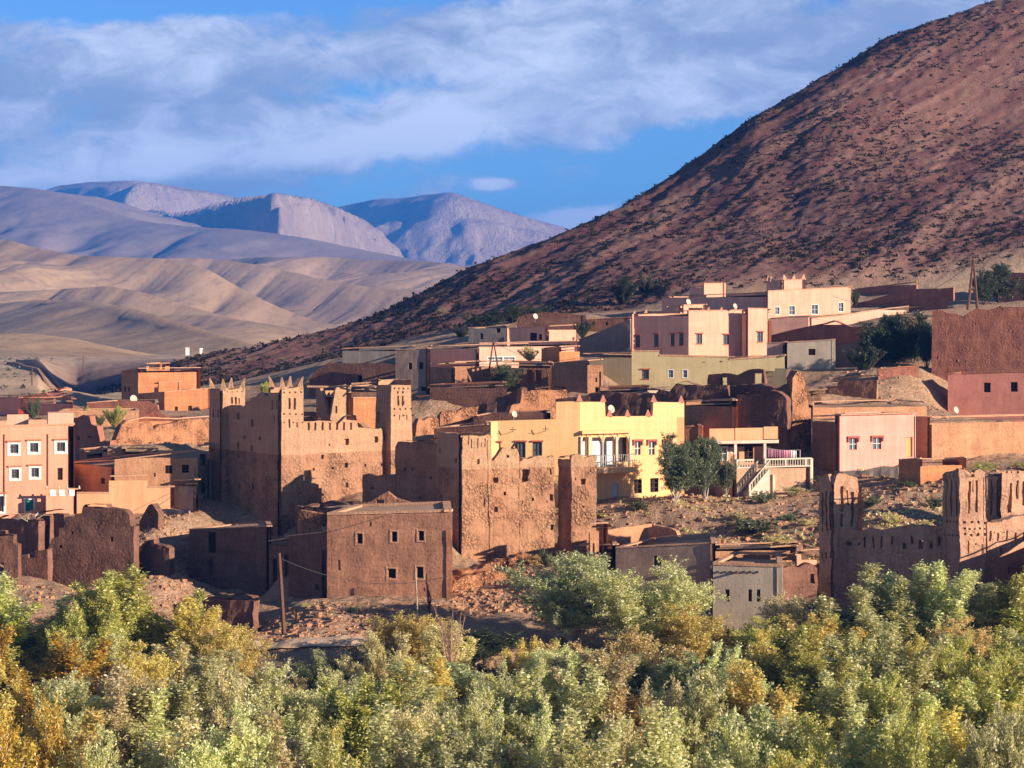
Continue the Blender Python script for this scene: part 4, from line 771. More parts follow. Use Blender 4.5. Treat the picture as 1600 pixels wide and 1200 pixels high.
# ---- grey and cream houses in front of the rubble slope
rt, fs, _, _ = house('grey_house', 'long grey-brown house with one bright hole, behind the big grey-green willow', 'greytan', 962, None, 1118, 180, [857, 849], [955, 960], br=-24, depth=9, cop='coping', rag=.03, holes=[(0, 1021, 869, 1033, 884)], roof=True, win=[(0, 1087, 924, 1113, 933, 'dark')])
house('mud_house', 'low dark mud wall house behind the round willow, left of the grey-brown house', 'mud_dark', 905, None, 964, 186, [853, 852], [900, 905], br=-30, depth=6, cop='coping', rag=.08)
rt, fs, _, _ = house('cream_house', 'cream rendered house with three tall narrow windows and a row of roof beam ends', 'cream', 1114, None, 1222, 173.5, [883, 886], [985, 990], br=-17, depth=9, cop='coping', rag=.01, rough=.015, coph=.2, win=[(0, 1133, 921, 1140, 940, 'dark'), (0, 1169, 921, 1175, 940, 'dark'), (0, 1182, 921, 1188, 940, 'dark')])
for x in (1122, 1133, 1143, 1153, 1163, 1173, 1184):
    m = MB(); u = fs[0].u(x); z = fs[0].z(892, u); fs[0].box(m, u-.07, u+.07, z-.16, z, .0, .1 if x != 1153 else .7); m.build('beam_end', M_['wood'], rt)
house('roof_room', 'small mud stair room on the flat roofs beside the cream house', 'mud_tan', 1161, 1188, 1246, 182, [858, 857, 853], [877, 880, 872], -20, 10, cop='coping', ctrlpts=False, below=.6, depth=0)
house('roof_room', 'bright pinkish roof hut touching the left tower of the carved ksar', 'pinkpeach', 1245, None, 1284, 181, [861, 859], [890, 888], br=12, depth=4, cop='coping', ctrlpts=False, holes=[(0, 1252, 866, 1276, 875)])
house('flat_house', 'wide flat pale mud roof house behind the cream house', 'mud_tan', 1117, None, 1245, 185, [852, 848], [880, 878], br=6, depth=6, cop='coping', rag=.02, ctrlpts=False)
wall('ruined_wall', 'dark broken stone wall against the right side of the cream house', 'mud_dark', [(1205, 925), (1208, 900), (1220, 890), (1240, 884), (1262, 882), (1284, 884)], 172.5, 174, [975, 965], .8, rag=.2, rough=.15, holes=[(1266, 896, 1272, 912)])
house('low_house', 'small mud box with a dark side opening beside the lower kasbah ruin', 'mud_tan', 922, None, 950, 184.5, [819, 818], [850, 852], br=12, depth=2.5, cop='coping', ctrlpts=False)
wall('garden_wall', 'low lit mud garden wall on the rubble slope', 'mud_tan', [(948, 828), (975, 824), (1000, 821), (1018, 818)], 187, 190, [850, 845], .4, rag=.06, rough=.06)
wall('garden_wall', 'low broken mud hut wall with a shadowed inside on the rubble slope', 'mud_tan', [(1004, 836), (1012, 824), (1022, 820), (1040, 824), (1056, 830), (1062, 845)], 190, 187, [852, 850], .5, rag=.1, rough=.08)
# ---- carved ksar at the lower right
ks = root('carved_ksar', (X(1475, 170), 170, Z(985, 170)), 'ruined ksar with three deeply carved towers and ragged walls at the lower right', 'ksar')
KM = M_['ksar2']
def carve(x0, x1, y0, y1, n, w=2.4): return [(x0+(x1-x0)*(i+.5)/n-w/2, y0, x0+(x1-x0)*(i+.5)/n+w/2, y1, .35) for i in range(n)]
_, a1 = tower(ks, KM, 1280, 1303, 1346, 176, 752, 985, -52, 30, .004, holes0=carve(1282, 1301, 770, 830, 3)+carve(1282, 1301, 862, 872, 3), holes1=[(1314, 760, 1318, 800, .4), (1314, 803, 1318, 822, .4), (1330, 768, 1334, 822, .4), (1323, 765, 1325, 790, .2)], prof={1: [(1303, 757), (1308, 743), (1320, 742), (1330, 745), (1340, 746), (1346, 750)], 0: [(1280, 752), (1287, 744), (1295, 742), (1298, 752), (1303, 752)]}, horns=False, rag=.15, rough=.13)
_, a2 = tower(ks, KM, 1474, 1500, 1541, 170, 735, 985, -52, 30, .007, holes0=carve(1476, 1498, 750, 805, 3, 2)+dots(1479, 1496, 815, 4, 3)+dots(1479, 1496, 836, 4, 3), holes1=[(1512, 752, 1515.5, 802, .4), (1524, 752, 1527.5, 802, .4), (1518, 748, 1520, 770, .25), (1508, 741, 1523, 745, .2)]+dots(1508, 1537, 816, 4, 4)+dots(1508, 1537, 826, 5, 3)+dots(1508, 1537, 835, 4, 4)+[(1512, 845, 1514, 866, .3), (1522, 848, 1524, 852, .3), (1532, 850, 1534, 868, .3)],
      prof={1: [(1500, 733), (1508, 734), (1520, 738), (1530, 733), (1541, 737)], 0: [(1474, 742), (1480, 738), (1490, 736), (1500, 733)]}, horns=False, rag=.12, rough=.13)
_, a3 = tower(ks, KM, 1543, 1565, 1606, 184, 733, 900, -52, 30, .004, holes0=carve(1545, 1563, 750, 805, 2, 2), holes1=[(1577, 755, 1581, 795, .4), (1588, 750, 1591, 780, .4), (1575, 790, 1580, 802, .4), (1598, 752, 1602, 790, .4)]+dots(1572, 1600, 738, 4, 3), horns=False, rag=.12, rough=.12)
def kwall(A, B, prof, ops, th=.9, thr=True):
    f = Face(A, B); m = MB(); slab(m, A, B, Z(985, 172)-2, f.prof(prof), th, [(*f.rect(*o[:4]), th if thr and len(o) > 4 else .35, not (thr and len(o) > 4)) for o in ops], .45, .12, .12, 11, caps=True); m.build('wall', KM, ks); return f
kA = a1[0].pt(a1[0].L, 0, -.7); kB = a2[0].pt(0, 0, -.6)
nich = [(1326+i*18.2, 838, 1329+i*18.2, 856+(i % 3)*3) for i in range(8)]
kwall(kA, kB, [(1303, 838), (1312, 828), (1325, 826), (1335, 830), (1345, 832), (1358, 826), (1370, 829), (1385, 827), (1400, 823), (1420, 820), (1440, 820), (1460, 823), (1474, 822)],
      [(1322, 845, 1330, 852, 1), (1340, 847, 1344, 851, 1), (1434, 845, 1441, 857, 1), (1452, 845, 1457, 856, 1), (1410, 847, 1415, 857, 1)]+[(1349, 838, 1352, 856), (1363, 838, 1366, 858), (1376, 838, 1379, 856), (1392, 838, 1395, 852), (1424, 838, 1427, 850), (1466, 838, 1469, 852), (1311, 845, 1314, 856), (1399, 892, 1402, 898)])
kC = a2[1].pt(a2[1].L, 0, -.7); kD = Vector((X(1760, 186), 186, 0))
kwall(kC, kD, [(1541, 817), (1560, 815), (1575, 812), (1590, 806), (1600, 806), (1640, 804), (1700, 800), (1760, 800)], [(1545+i*13.5, 830+(i % 2)*2, 1548+i*13.5, 846) for i in range(5)]+[(1552, 831, 1554, 834), (1567, 832, 1569, 834), (1576, 886, 1580, 897), (1564, 857, 1567, 866)])
for a in (kA, kB, kC): CTRL.append((a.x, a.y, Z(985, a.y)))
ctrl(1700, 985, 178); ctrl(1280, 985, 174); ctrl(1400, 800, 190); ctrl(1540, 770, 196); ctrl(1600, 760, 200)
# unseen wing added beyond the right edge to throw shadow on the carved walls
kE = Vector((X(1700, 163), 163, 0))
house('ksar_wing', 'tall mud wing of the ksar beyond the right edge of the view', 'mud', 1655, None, 1790, 162, [842, 836], [995, 1000], br=10, depth=14, rag=.2, cop=None)
# ------------------------------------------------------------------ ground, hill and far ranges
def vnoise(x, y, seed=0):
    xi = np.floor(x).astype(np.int64); yi = np.floor(y).astype(np.int64); fx = x-xi; fy = y-yi
    fx = fx*fx*fx*(fx*(fx*6-15)+10); fy = fy*fy*fy*(fy*(fy*6-15)+10)
    def h(a, b):
        n = (a*374761393+b*668265263+seed*974634777) & 0x7fffffff; n = ((n ^ (n >> 13))*1274126177) & 0x7fffffff; return ((n ^ (n >> 16)) & 0xffff)/65535.0
    return (h(xi, yi)*(1-fx)+h(xi+1, yi)*fx)*(1-fy)+(h(xi, yi+1)*(1-fx)+h(xi+1, yi+1)*fx)*fy
def fbm(x, y, oct=5, seed=0, gain=.5):
    s = 0; a = 1; t = 0
    for k in range(oct): s = s+a*(vnoise(x, y, seed+k*17)-.5); t += a; a *= gain; x = x*2.03+5.1; y = y*2.03+1.7
    return s/t
for a in [(0, 945, 176), (-200, 930, 178), (250, 990, 172), (395, 945, 173), (420, 992, 165), (470, 940, 175), (560, 955, 171), (640, 950, 172), (660, 985, 166), (560, 992, 164), (760, 960, 172), (720, 905, 183), (800, 900, 182), (860, 880, 186), (700, 950, 175), (900, 900, 180),
          (930, 800, 200), (1000, 795, 199), (1000, 835, 188), (1080, 800, 197), (1150, 800, 197), (1090, 846, 187), (1200, 795, 198), (1250, 790, 200), (1180, 846, 188), (1270, 850, 186), (1250, 810, 195), (1350, 748, 206), (1400, 765, 201), (1450, 760, 203), (1340, 800, 192), (1400, 830, 184), (1550, 735, 212), (1600, 730, 212), (1380, 790, 195),
          (1120, 790, 199), (1040, 782, 203), (1330, 600, 245), (1440, 595, 252), (1400, 640, 235), (1460, 640, 238), (1300, 640, 236), (1330, 580, 262), (1400, 575, 262), (1440, 578, 258), (1510, 478, 300), (1560, 478, 300), (1600, 470, 310), (1420, 490, 300), (1480, 470, 322), (1360, 500, 290)]: ctrl(*a)
# river bed and the far bank of the stream
for px in (-900, -500, -100, 300, 700, 1100, 1500, 2000, 2600):
    for Y, z in ((60, -30.5), (85, -29), (110, -28.5), (135, -28), (152, -27.5)): CTRL.append((X(px, Y), Y, z))
for px, py, Y in ((250, 1000, 166), (420, 1012, 161), (560, 1012, 160), (700, 1010, 160), (850, 1000, 165), (1000, 1000, 166), (1150, 1010, 166), (1400, 1000, 168), (0, 1000, 165), (1650, 1000, 168), (-400, 1000, 168), (2100, 1000, 168), (2500, 900, 175), (-700, 950, 175)): ctrl(px, py, Y)
# valley floor to the left
for px, py, Y in ((-700, 800, 215), (-400, 780, 215), (-150, 720, 240), (-300, 650, 290), (-700, 640, 300), (-300, 600, 420), (0, 628, 330), (0, 606, 420), (60, 604, 420), (100, 592, 470), (-100, 590, 500), (0, 578, 560), (100, 575, 620), (200, 574, 620), (300, 570, 640), (0, 566, 800), (200, 562, 800), (-300, 566, 800), (-600, 566, 800), (330, 560, 800),
                  (-300, 555, 1000), (0, 557, 1000), (300, 555, 1000), (600, 560, 1000), (-300, 547, 1400), (100, 549, 1400), (500, 550, 1400), (-900, 560, 900), (900, 570, 900), (1400, 560, 900), (900, 555, 1400), (1800, 550, 1400), (2500, 560, 1200)): ctrl(px, py, Y)
# the big hill: crest line and flank
CREST = [(100, 622, 385), (150, 603, 390), (200, 588, 396), (300, 558, 405), (400, 543, 415), (480, 524, 420), (540, 511, 424), (590, 492, 428), (640, 466, 432), (690, 440, 437), (735, 417, 440), (800, 394, 447), (870, 368, 455), (920, 346, 462), (960, 329, 466), (1000, 305, 472), (1040, 280, 478), (1100, 238, 488), (1150, 203, 497), (1180, 180, 500),
         (1220, 160, 508), (1260, 135, 515), (1320, 100, 523), (1380, 62, 530), (1430, 42, 538), (1475, 28, 545), (1530, 8, 552), (1600, -12, 560), (1700, -40, 572), (1850, -58, 585), (2100, -40, 600), (2500, 40, 620)]
for px, py, Y in CREST:
    ctrl(px, py, Y); x, z = X(px, Y), Z(py, Y); CTRL.append((x+6, Y+40, z-14)); CTRL.append((x+20, Y+140, z-60 if z > 20 else -17))
for px, py, Y in ((170, 632, 340), (260, 612, 345), (330, 600, 350), (400, 590, 352), (480, 572, 352), (540, 552, 340), (640, 520, 345), (735, 500, 348), (800, 480, 345), (900, 478, 345), (990, 474, 350), (1050, 452, 352), (1130, 442, 355), (1200, 436, 355), (1330, 438, 360), (1430, 430, 365), (1520, 420, 365), (1600, 405, 365),
                  (1100, 350, 420), (1000, 400, 400), (1200, 300, 435), (1300, 230, 455), (1400, 250, 450), (1500, 200, 470), (1600, 150, 485), (1500, 320, 415), (1300, 350, 405), (1600, 290, 425), (850, 430, 395), (650, 492, 390), (1700, 390, 370), (2000, 400, 380), (2500, 430, 400)): ctrl(px, py, Y)
def make_ground():
    C = np.array(CTRL); 
    keep = []
    for i, c in enumerate(C):     # thin out points that almost coincide
        if all((c[0]-C[j][0])**2+(c[1]-C[j][1])**2 > 2.2**2 for j in keep): keep.append(i)
    C = C[keep]
    # work in a compressed depth so that far points do not dominate
    def warp(x, y): k = 200/np.maximum(y, 150)**1.0; s = np.minimum(1, k*1.15); return x*s, np.where(y < 250, y, 250+np.log(np.maximum(y, 250)/250)*250)
    cx, cy = warp(C[:, 0], C[:, 1]); c2 = 2.0**2
    D = np.sqrt((cx[:, None]-cx)**2+(cy[:, None]-cy)**2+c2); n = len(C)
    A = np.zeros((n+3, n+3)); A[:n, :n] = D-np.eye(n)*.25; A[:n, n] = 1; A[:n, n+1] = cx; A[:n, n+2] = cy; A[n:, :n] = A[:n, n:].T
    w = np.linalg.solve(A, np.concatenate([C[:, 2], [0, 0, 0]]))
    def ev(x, y):
        x = np.asarray(x, float); y = np.asarray(y, float); sh = x.shape; x = x.ravel(); y = y.ravel(); out = np.empty(len(x)); gx, gy = warp(x, y)
        for a in range(0, len(x), 20000):
            b = slice(a, a+20000); d = np.sqrt((gx[b, None]-cx)**2+(gy[b, None]-cy)**2+c2); out[b] = d@w[:n]+w[n]+w[n+1]*gx[b]+w[n+2]*gy[b]
        return out.reshape(sh)
    return ev
GZ = make_ground()
HPX = np.array([c[0] for c in CREST], float); HFOOT = {}
def hillmask(x, y):
    px = x/y*F+CX; foot = np.interp(px, [60, 300, 540, 735, 1000, 1330, 1700, 2600], [375, 345, 325, 325, 335, 348, 360, 380])
    return np.clip((y-foot)/14, 0, 1)*np.clip((px-60)/60, 0, 1)*np.clip((950-y)/200, 0, 1)
def ground_z(x, y, detail=True):
    z = GZ(x, y); 
    if not detail: return z
    hm = hillmask(x, y); vil = 1-hm
    z = z+vil*np.where(y < 260, 1, .4)*(fbm(x/3.0, y/3.0, 4, 3)*.9+fbm(x/.9, y/.9, 2, 9)*.22)*np.clip((y-150)/15, .2, 1)
    # rugged hill: slanting ribs, gullies and ledges
    u = x*.75+y*.66; v = -x*.66+y*.75
    rib = np.abs(fbm(u/26, v/60, 4, 21))*2; led = fbm(x/5, y/5, 4, 31)
    z = z+hm*(fbm(u/30, v/75, 5, 41)*1.6-rib*.7+led*.45+fbm(x/1.8, y/1.8, 2, 51)*.8+fbm(u/70, v/130, 3, 43)*8+.6)*np.clip((z+20)/25, .35, 1)
    s = -.64*x+.77*GZ(x, y)+.12*y+fbm(x/22, y/22, 3, 61)*5; z = z+hm*(fbm(s/5.0, x*0+.5, 4, 71)*2.2+fbm(s/1.6, x/30, 2, 73)*.5)
    px = x/y*F+CX; z = z+SIL(px)*y*np.clip((y-340)/90, 0, 1)*hm
    return z
SIL = lambda px: 0*px
def fit_skyline():
    global SIL
    cp = np.array([c[0] for c in CREST], float); ca = (HY-np.array([c[1] for c in CREST], float))/F; acc = np.zeros(120); grid_px = np.linspace(110, 1700, 120)
    for it in range(2):
        YY2, PP2 = np.meshgrid(np.linspace(350, 640, 100), grid_px); xx = (PP2-CX)/F*YY2; ang = (ground_z(xx, YY2)/YY2).max(1); acc = acc+np.interp(grid_px, cp, ca)-ang; k = np.hanning(9); k /= k.sum(); sm = np.convolve(np.pad(acc, 4, mode='edge'), k, 'valid')
        SIL = (lambda sm_: lambda px: np.interp(px, grid_px, sm_))(sm.copy())
def grid_obj(name, xs, ys, zs, mat, attrs=None, label=None):
    nr, nc = xs.shape; co = np.stack([xs, ys, zs], -1).reshape(-1, 3); idx = np.arange(nr*nc).reshape(nr, nc)
    fc = np.stack([idx[:-1, :-1], idx[:-1, 1:], idx[1:, 1:], idx[1:, :-1]], -1).reshape(-1, 4)
    me = bpy.data.meshes.new(name); me.vertices.add(len(co)); me.vertices.foreach_set('co', co.ravel()); me.loops.add(fc.size); me.loops.foreach_set('vertex_index', fc.ravel().astype(np.int32))
    me.polygons.add(len(fc)); me.polygons.foreach_set('loop_start', np.arange(0, fc.size, 4, dtype=np.int32)); me.polygons.foreach_set('use_smooth', np.ones(len(fc), bool)); me.update(); me.validate()
    for k, v in (attrs or {}).items(): a = me.attributes.new(k, 'FLOAT', 'POINT'); a.data.foreach_set('value', v.ravel().astype(np.float32))
    me.materials.append(mat); o = bpy.data.objects.new(name, me); COL.objects.link(o); tag(o, label, None, None, 'structure'); return o
def groundmat():
    m, t, b = base_mat('earth', .97); L = t.links.new; g = t.nodes.new('ShaderNodeNewGeometry'); pos = g.outputs['Position']
    def N(sc, vec=(1, 1, 1), det=5, rough=.6, rot=(0, 0, 0)):
        mp = t.nodes.new('ShaderNodeMapping'); mp.inputs['Scale'].default_value = vec; mp.inputs['Rotation'].default_value = rot; L(pos, mp.inputs[0])
        n = t.nodes.new('ShaderNodeTexNoise'); n.inputs['Scale'].default_value = sc; n.inputs['Detail'].default_value = det; n.inputs['Roughness'].default_value = rough; L(mp.outputs[0], n.inputs['Vector']); return n.outputs['Fac']
    def MR(v, a, b_, c=0., d=1.):
        n = t.nodes.new('ShaderNodeMapRange'); L(v, n.inputs['Value'])
        for k, w in zip(('From Min', 'From Max', 'To Min', 'To Max'), (a, b_, c, d)): n.inputs[k].default_value = w
        return n.outputs[0]
    def MIX(f, a, b_, bl='MIX'):
        n = t.nodes.new('ShaderNodeMix'); n.data_type = 'RGBA'; n.blend_type = bl
        for key, v in (('Factor', f), ('A', a), ('B', b_)):
            if isinstance(v, (int, float)): n.inputs[key].default_value = v
            elif isinstance(v, tuple): n.inputs[key].default_value = (*v[:3], 1)
            else: L(v, n.inputs[key])
        return n.outputs['Result']
    hill = t.nodes.new('ShaderNodeAttribute'); hill.attribute_name = 'hill'; plainn = t.nodes.new('ShaderNodeAttribute'); plainn.attribute_name = 'plain'
    soil = MIX(MR(N(.35), .35, .65), (.48, .30, .19), (.38, .22, .135)); soil = MIX(MR(N(2.6, det=6), .45, .62), soil, (.52, .36, .25)); soil = MIX(MR(N(1.1, det=6), .56, .66, 0, .7), soil, (.20, .16, .075))
    soil = MIX(MR(N(6, det=3), .55, .68, 0, .8), soil, (.19, .095, .06))
    st = N(.055, (1, 1, 1), 3, .5); 
    def band(nv, sc, det):
        d = t.nodes.new('ShaderNodeVectorMath'); d.operation = 'DOT_PRODUCT'; L(pos, d.inputs[0]); d.inputs[1].default_value = nv
        w = t.nodes.new('ShaderNodeMath'); w.operation = 'MULTIPLY_ADD'; L(N(.045, det=4), w.inputs[0]); w.inputs[1].default_value = 7; L(d.outputs['Value'], w.inputs[2])
        c = t.nodes.new('ShaderNodeCombineXYZ'); L(w.outputs[0], c.inputs[0]); n = t.nodes.new('ShaderNodeTexNoise'); n.inputs['Scale'].default_value = sc; n.inputs['Detail'].default_value = det; n.inputs['Roughness'].default_value = .65; L(c.outputs[0], n.inputs['Vector']); return n.outputs['Fac']
    strata = band((-.64, .12, .77), .11, 5); strat2 = band((-.64, .12, .77), .55, 4)
    hc = MIX(MR(strata, .45, .55), (.135, .056, .056), (.26, .145, .12)); hc = MIX(MR(st, .42, .6, 0, .55), hc, (.19, .095, .078)); hc = MIX(MR(strat2, .52, .62, 0, .85), hc, (.135, .058, .055))
    hc = MIX(MR(N(.12, det=6), .57, .68, 0, .6), hc, (.27, .135, .105)); hc = MIX(MR(N(.20, det=7, rough=.7), .56, .66, 0, .6), hc, (.21, .17, .095)); hc = MIX(MR(N(1.2, det=4), .55, .7, 0, .75), hc, (.12, .065, .05)); hc = MIX(MR(N(.9, det=5), .60, .70, 0, .6), hc, (.31, .20, .15))
    pl = MIX(MR(N(.02, det=6), .4, .6), (.56, .41, .28), (.47, .32, .22)); pl = MIX(MR(N(.11, (1, .35, 1), det=6), .5, .62, 0, .55), pl, (.27, .17, .12)); pl = MIX(MR(N(.5, det=4), .58, .68, 0, .6), pl, (.2, .16, .10))
    c = MIX(hill.outputs['Fac'], MIX(plainn.outputs['Fac'], soil, pl), hc); L(c, b.inputs['Base Color'])
    n1 = N(2.2, det=8, rough=.7); bp = t.nodes.new('ShaderNodeBump'); bp.inputs['Strength'].default_value = .9; bp.inputs['Distance'].default_value = .5; L(n1, bp.inputs['Height']); L(bp.outputs[0], b.inputs['Normal'])
    return m
def build_ground():
    fit_skyline()
    ys = np.concatenate([np.linspace(55, 150, 45), np.geomspace(151, 300, 300), np.geomspace(301, 620, 330), np.geomspace(625, 1500, 80)]); pxs = np.concatenate([np.linspace(-1400, -30, 90), np.linspace(-24, 1624, 560), np.linspace(1640, 3200, 90)])
    PX, YY_ = np.meshgrid(pxs, ys); xs = (PX-CX)/F*YY_; zs = ground_z(xs, YY_); hm = hillmask(xs, YY_); plv = np.clip((YY_-300)/60, 0, 1)
    return grid_obj('ground', xs, YY_, zs, groundmat(), {'hill': hm, 'plain': plv})
ground = build_ground()
def gz(x, y): return float(ground_z(np.array([x]), np.array([y]))[0])
# ---- far ranges, each a ridge with spurs at its own distance
def rangemat(name, c1, c2, c3, sc, rock=0., stretch=(1, 1, 1)):
    m, t, b = base_mat(name, .97); L = t.links.new; g = t.nodes.new('ShaderNodeNewGeometry')
    def N(s, vec=(1, 1, 1), det=6, rough=.6):
        mp = t.nodes.new('ShaderNodeMapping'); mp.inputs['Scale'].default_value = vec; L(g.outputs['Position'], mp.inputs[0])
        n = t.nodes.new('ShaderNodeTexNoise'); n.inputs['Scale'].default_value = s; n.inputs['Detail'].default_value = det; n.inputs['Roughness'].default_value = rough; L(mp.outputs[0], n.inputs['Vector']); return n.outputs['Fac']
    def MR(v, a, b_, c=0., d=1.):
        n = t.nodes.new('ShaderNodeMapRange'); L(v, n.inputs['Value'])
        for k, w in zip(('From Min', 'From Max', 'To Min', 'To Max'), (a, b_, c, d)): n.inputs[k].default_value = w
        return n.outputs[0]
    def MIX(f, a, b_):
        n = t.nodes.new('ShaderNodeMix'); n.data_type = 'RGBA'; L(f, n.inputs['Factor'])
        for key, v in (('A', a), ('B', b_)):
            if isinstance(v, tuple): n.inputs[key].default_value = (*v, 1)
            else: L(v, n.inputs[key])
        return n.outputs['Result']
    c = MIX(MR(N(sc), .38, .62), c1, c2); c = MIX(MR(N(sc*7, stretch, 6, .65), .5, .66, 0, .6), c, c3); L(c, b.inputs['Base Color'])
    bp = t.nodes.new('ShaderNodeBump'); bp.inputs['Strength'].default_value = .35+rock*.65; bp.inputs['Distance'].default_value = .12/sc*(.3+rock); L(N(sc*9, stretch, 8, .7), bp.inputs['Height']); L(bp.outputs[0], b.inputs['Normal'])
    return m
R1 = rangemat('near_range_earth', (.43, .29, .165), (.33, .22, .13), (.23, .15, .095), .012)
R2 = rangemat('mid_range_earth', (.29, .22, .185), (.24, .18, .155), (.21, .16, .14), .006)
R3 = rangemat('far_range_rock', (.56, .42, .33), (.42, .31, .26), (.68, .54, .43), .004, 1., (1, 1, .35))
def ridge(prof, w, zbase, mat, seed, spur=.35, lam=120., skew=.5, cliff=0., nx=260, nt=70, back=1.6, rough=.032, ext=1.0, gully=0.):
    px = np.array([p[0] for p in prof], float); py = np.array([p[1] for p in prof], float); Yr = np.array([p[2] for p in prof], float)
    X_ = (px-CX)/F*Yr; Zr = (HY-py)/F*Yr; s = np.linspace(0, len(px)-1, nx); k = np.arange(len(px))
    # smooth (Catmull-like) resampling by averaging a dense linear one
    def rs(a):
        d = np.interp(np.linspace(0, len(px)-1, 1200), k, a); ker = np.hanning(int(1200/len(px)*.9)|1); ker /= ker.sum(); pad = len(ker)//2; d = np.convolve(np.pad(d, pad, mode='edge'), ker, 'valid'); return np.interp(s, np.linspace(0, len(px)-1, 1200), d)
    xr, yr, zr = rs(X_), rs(Yr), rs(Zr); t = np.concatenate([-np.linspace(1, 0, nt)**1.0, np.linspace(0, back, 14)[1:]])
    # each cross section runs across the crest
    dx = np.gradient(xr); dy = np.gradient(yr); ln = np.hypot(dx, dy); nxn, nyn = dy/ln, -dx/ln
    ker = np.hanning(61); ker /= ker.sum()
    sm = lambda a: np.convolve(np.pad(a, 30, mode='edge'), ker, 'valid')
    nxn, nyn = sm(nxn)*ext, sm(nyn)
    T, XI = np.meshgrid(t, np.arange(nx), indexing='ij'); H = (zr-zbase)[XI]; W = w*(.35+.65*H/max(1e-3, H.max()))
    xs = xr[XI]-nxn[XI]*T*W*-1*-1*-1; ys = yr[XI]-nyn[XI]*T*W*-1*-1*-1
    a = np.abs(T); 
    if cliff and cliff < .5: w_ = a+fbm(xs/lam*1.5, ys/lam, 4, seed+25)*.10*np.clip(a*8, 0, 1); prof_ = np.interp(w_, [0, .05, .09, .34, .38, .62, .66, 1.0, back], [0, .05, .27, .46, .62, .76, .86, 1, 1.0])
    elif cliff: prof_ = np.where(a < .10, a/.10*cliff, cliff+(1-cliff)*(1-(1-np.clip((a-.10)/.9, 0, 1))**1.5))
    else: prof_ = np.where(T < 0, .5-.5*np.cos(np.pi*np.clip(a, 0, 1)**.85), np.clip(a/back, 0, 1)**1.3)
    bump = np.sin(np.pi*np.clip(a, 0, 1)**.7); n = fbm(xs/lam+T*skew, ys/lam/3.2, 4, seed, .42); n = np.minimum((np.abs(n)*2.6-.55), .02)*1.3+np.minimum(np.abs(fbm(xs/lam*2.7, ys/lam*2.0, 5, seed+2))*2.4-.5, 0)*.22
    zs = zr[XI]-H*prof_+H*spur*bump*n*2+H*rough*np.clip(a*5, .15, 1)*fbm(xs/lam*6, ys/lam*6, 5, seed+5, .6)*2
    if gully: gx = xs/lam*1.7+fbm(xs/lam*1.3, ys/lam*1.3+a*3, 4, seed+15)*1.6; zs = zs-H*gully*np.abs(fbm(gx, ys/lam*1.2+a*2.6, 6, seed+9, .6))*np.clip(a*5, 0.03, 1)*2
    return grid_obj('hill', xs, ys, zs, mat)

def massif(prof, wf, wb, zbase, mat, seed, steps, lam, rav=.3, dx=9., dy=11., clampd=.5):
    """mountain raised round a crest line: stepped cliffs and talus, cut by branching ravines"""
    px = np.array([p[0] for p in prof], float); py = np.array([p[1] for p in prof], float); Yr = np.array([p[2] for p in prof], float); k = np.arange(len(px)); kk = np.linspace(0, len(px)-1, 260)
    def rs(a): d = np.interp(kk, k, a); ker = np.hanning(int(260/len(px)*.8)|1); ker /= ker.sum(); q = len(ker)//2; return np.convolve(np.pad(d, q, mode='edge'), ker, 'valid')
    cx, cy, cz = rs((px-CX)/F*Yr), rs(Yr), rs((HY-py)/F*Yr)
    xs, ys = np.meshgrid(np.arange(cx.min()-wf*.5, cx.max()+wf*.5, dx), np.arange(cy.min()-wf*1.15, cy.max()+wb, dy))
    wx = xs+fbm(xs/lam, ys/lam, 4, seed)*lam*.9; wy = ys+fbm(xs/lam, ys/lam, 4, seed+3)*lam*.9
    def near(ax, ay):
        best = np.full(ax.shape, 1e18); h = np.zeros(ax.shape)
        for i in range(0, 260, 2):
            d = (ax-cx[i])**2+(ay-cy[i])**2; m = d < best; best = np.where(m, d, best); h = np.where(m, cz[i], h)
        return np.sqrt(best), h
    d0, h0 = near(xs, ys); d1, h1 = near(wx, wy); f = np.clip(d0/(lam*.6), 0, 1); d = d0*(1-f)+d1*f; h = h0*(1-f)+h1*f; H = h-zbase
    z = zbase+H*(1-np.interp(d/wf, [s[0] for s in steps], [s[1] for s in steps]))
    r1 = np.abs(fbm(wx/lam*1.1, wy/lam*1.1, 5, seed+7, .55))*2.4; z = z-H*rav*np.clip(.75-r1, 0, 1)*np.clip(d/(lam*.9), 0.02, 1)*np.clip(1.3-d/wf, 0, 1)+H*.02*fbm(xs/lam*8, ys/lam*8, 3, seed+8)*np.clip(d/lam, .15, 1)
    return grid_obj('hill', xs, ys, np.maximum(z, zbase-5), mat)
# front to back: low rolling hills, the long bluish hill, the table mountains
ridge([(-500, 552, 1150), (-200, 548, 1080), (-60, 528, 1050), (0, 521, 1040), (45, 520, 1030), (100, 531, 1010), (150, 545, 1000), (230, 557, 990), (330, 566, 980)], 110, -19, R1, 3, .12, 90)
ridge([(-400, 500, 2150), (-200, 488, 1980), (-60, 479, 1820), (0, 474, 1740), (60, 468, 1650), (140, 470, 1500), (200, 480, 1400), (260, 497, 1310), (330, 518, 1220), (400, 540, 1150), (480, 556, 1110), (560, 566, 1090)], 80, -24, R1, 5, .14, 90)
ridge([(200, 505, 1900), (260, 492, 1850), (330, 492, 1800), (400, 505, 1760), (450, 516, 1740), (520, 530, 1720), (600, 545, 1700)], 170, -26, R1, 7, .28, 100)
ridge([(-500, 470, 2100), (-200, 462, 2060), (0, 457, 2000), (90, 452, 1960), (170, 447, 1920), (230, 458, 1900), (300, 480, 1880), (360, 497, 1860), (430, 508, 1840), (500, 522, 1820), (600, 545, 1800)], 240, -28, R1, 11, .32, 130)
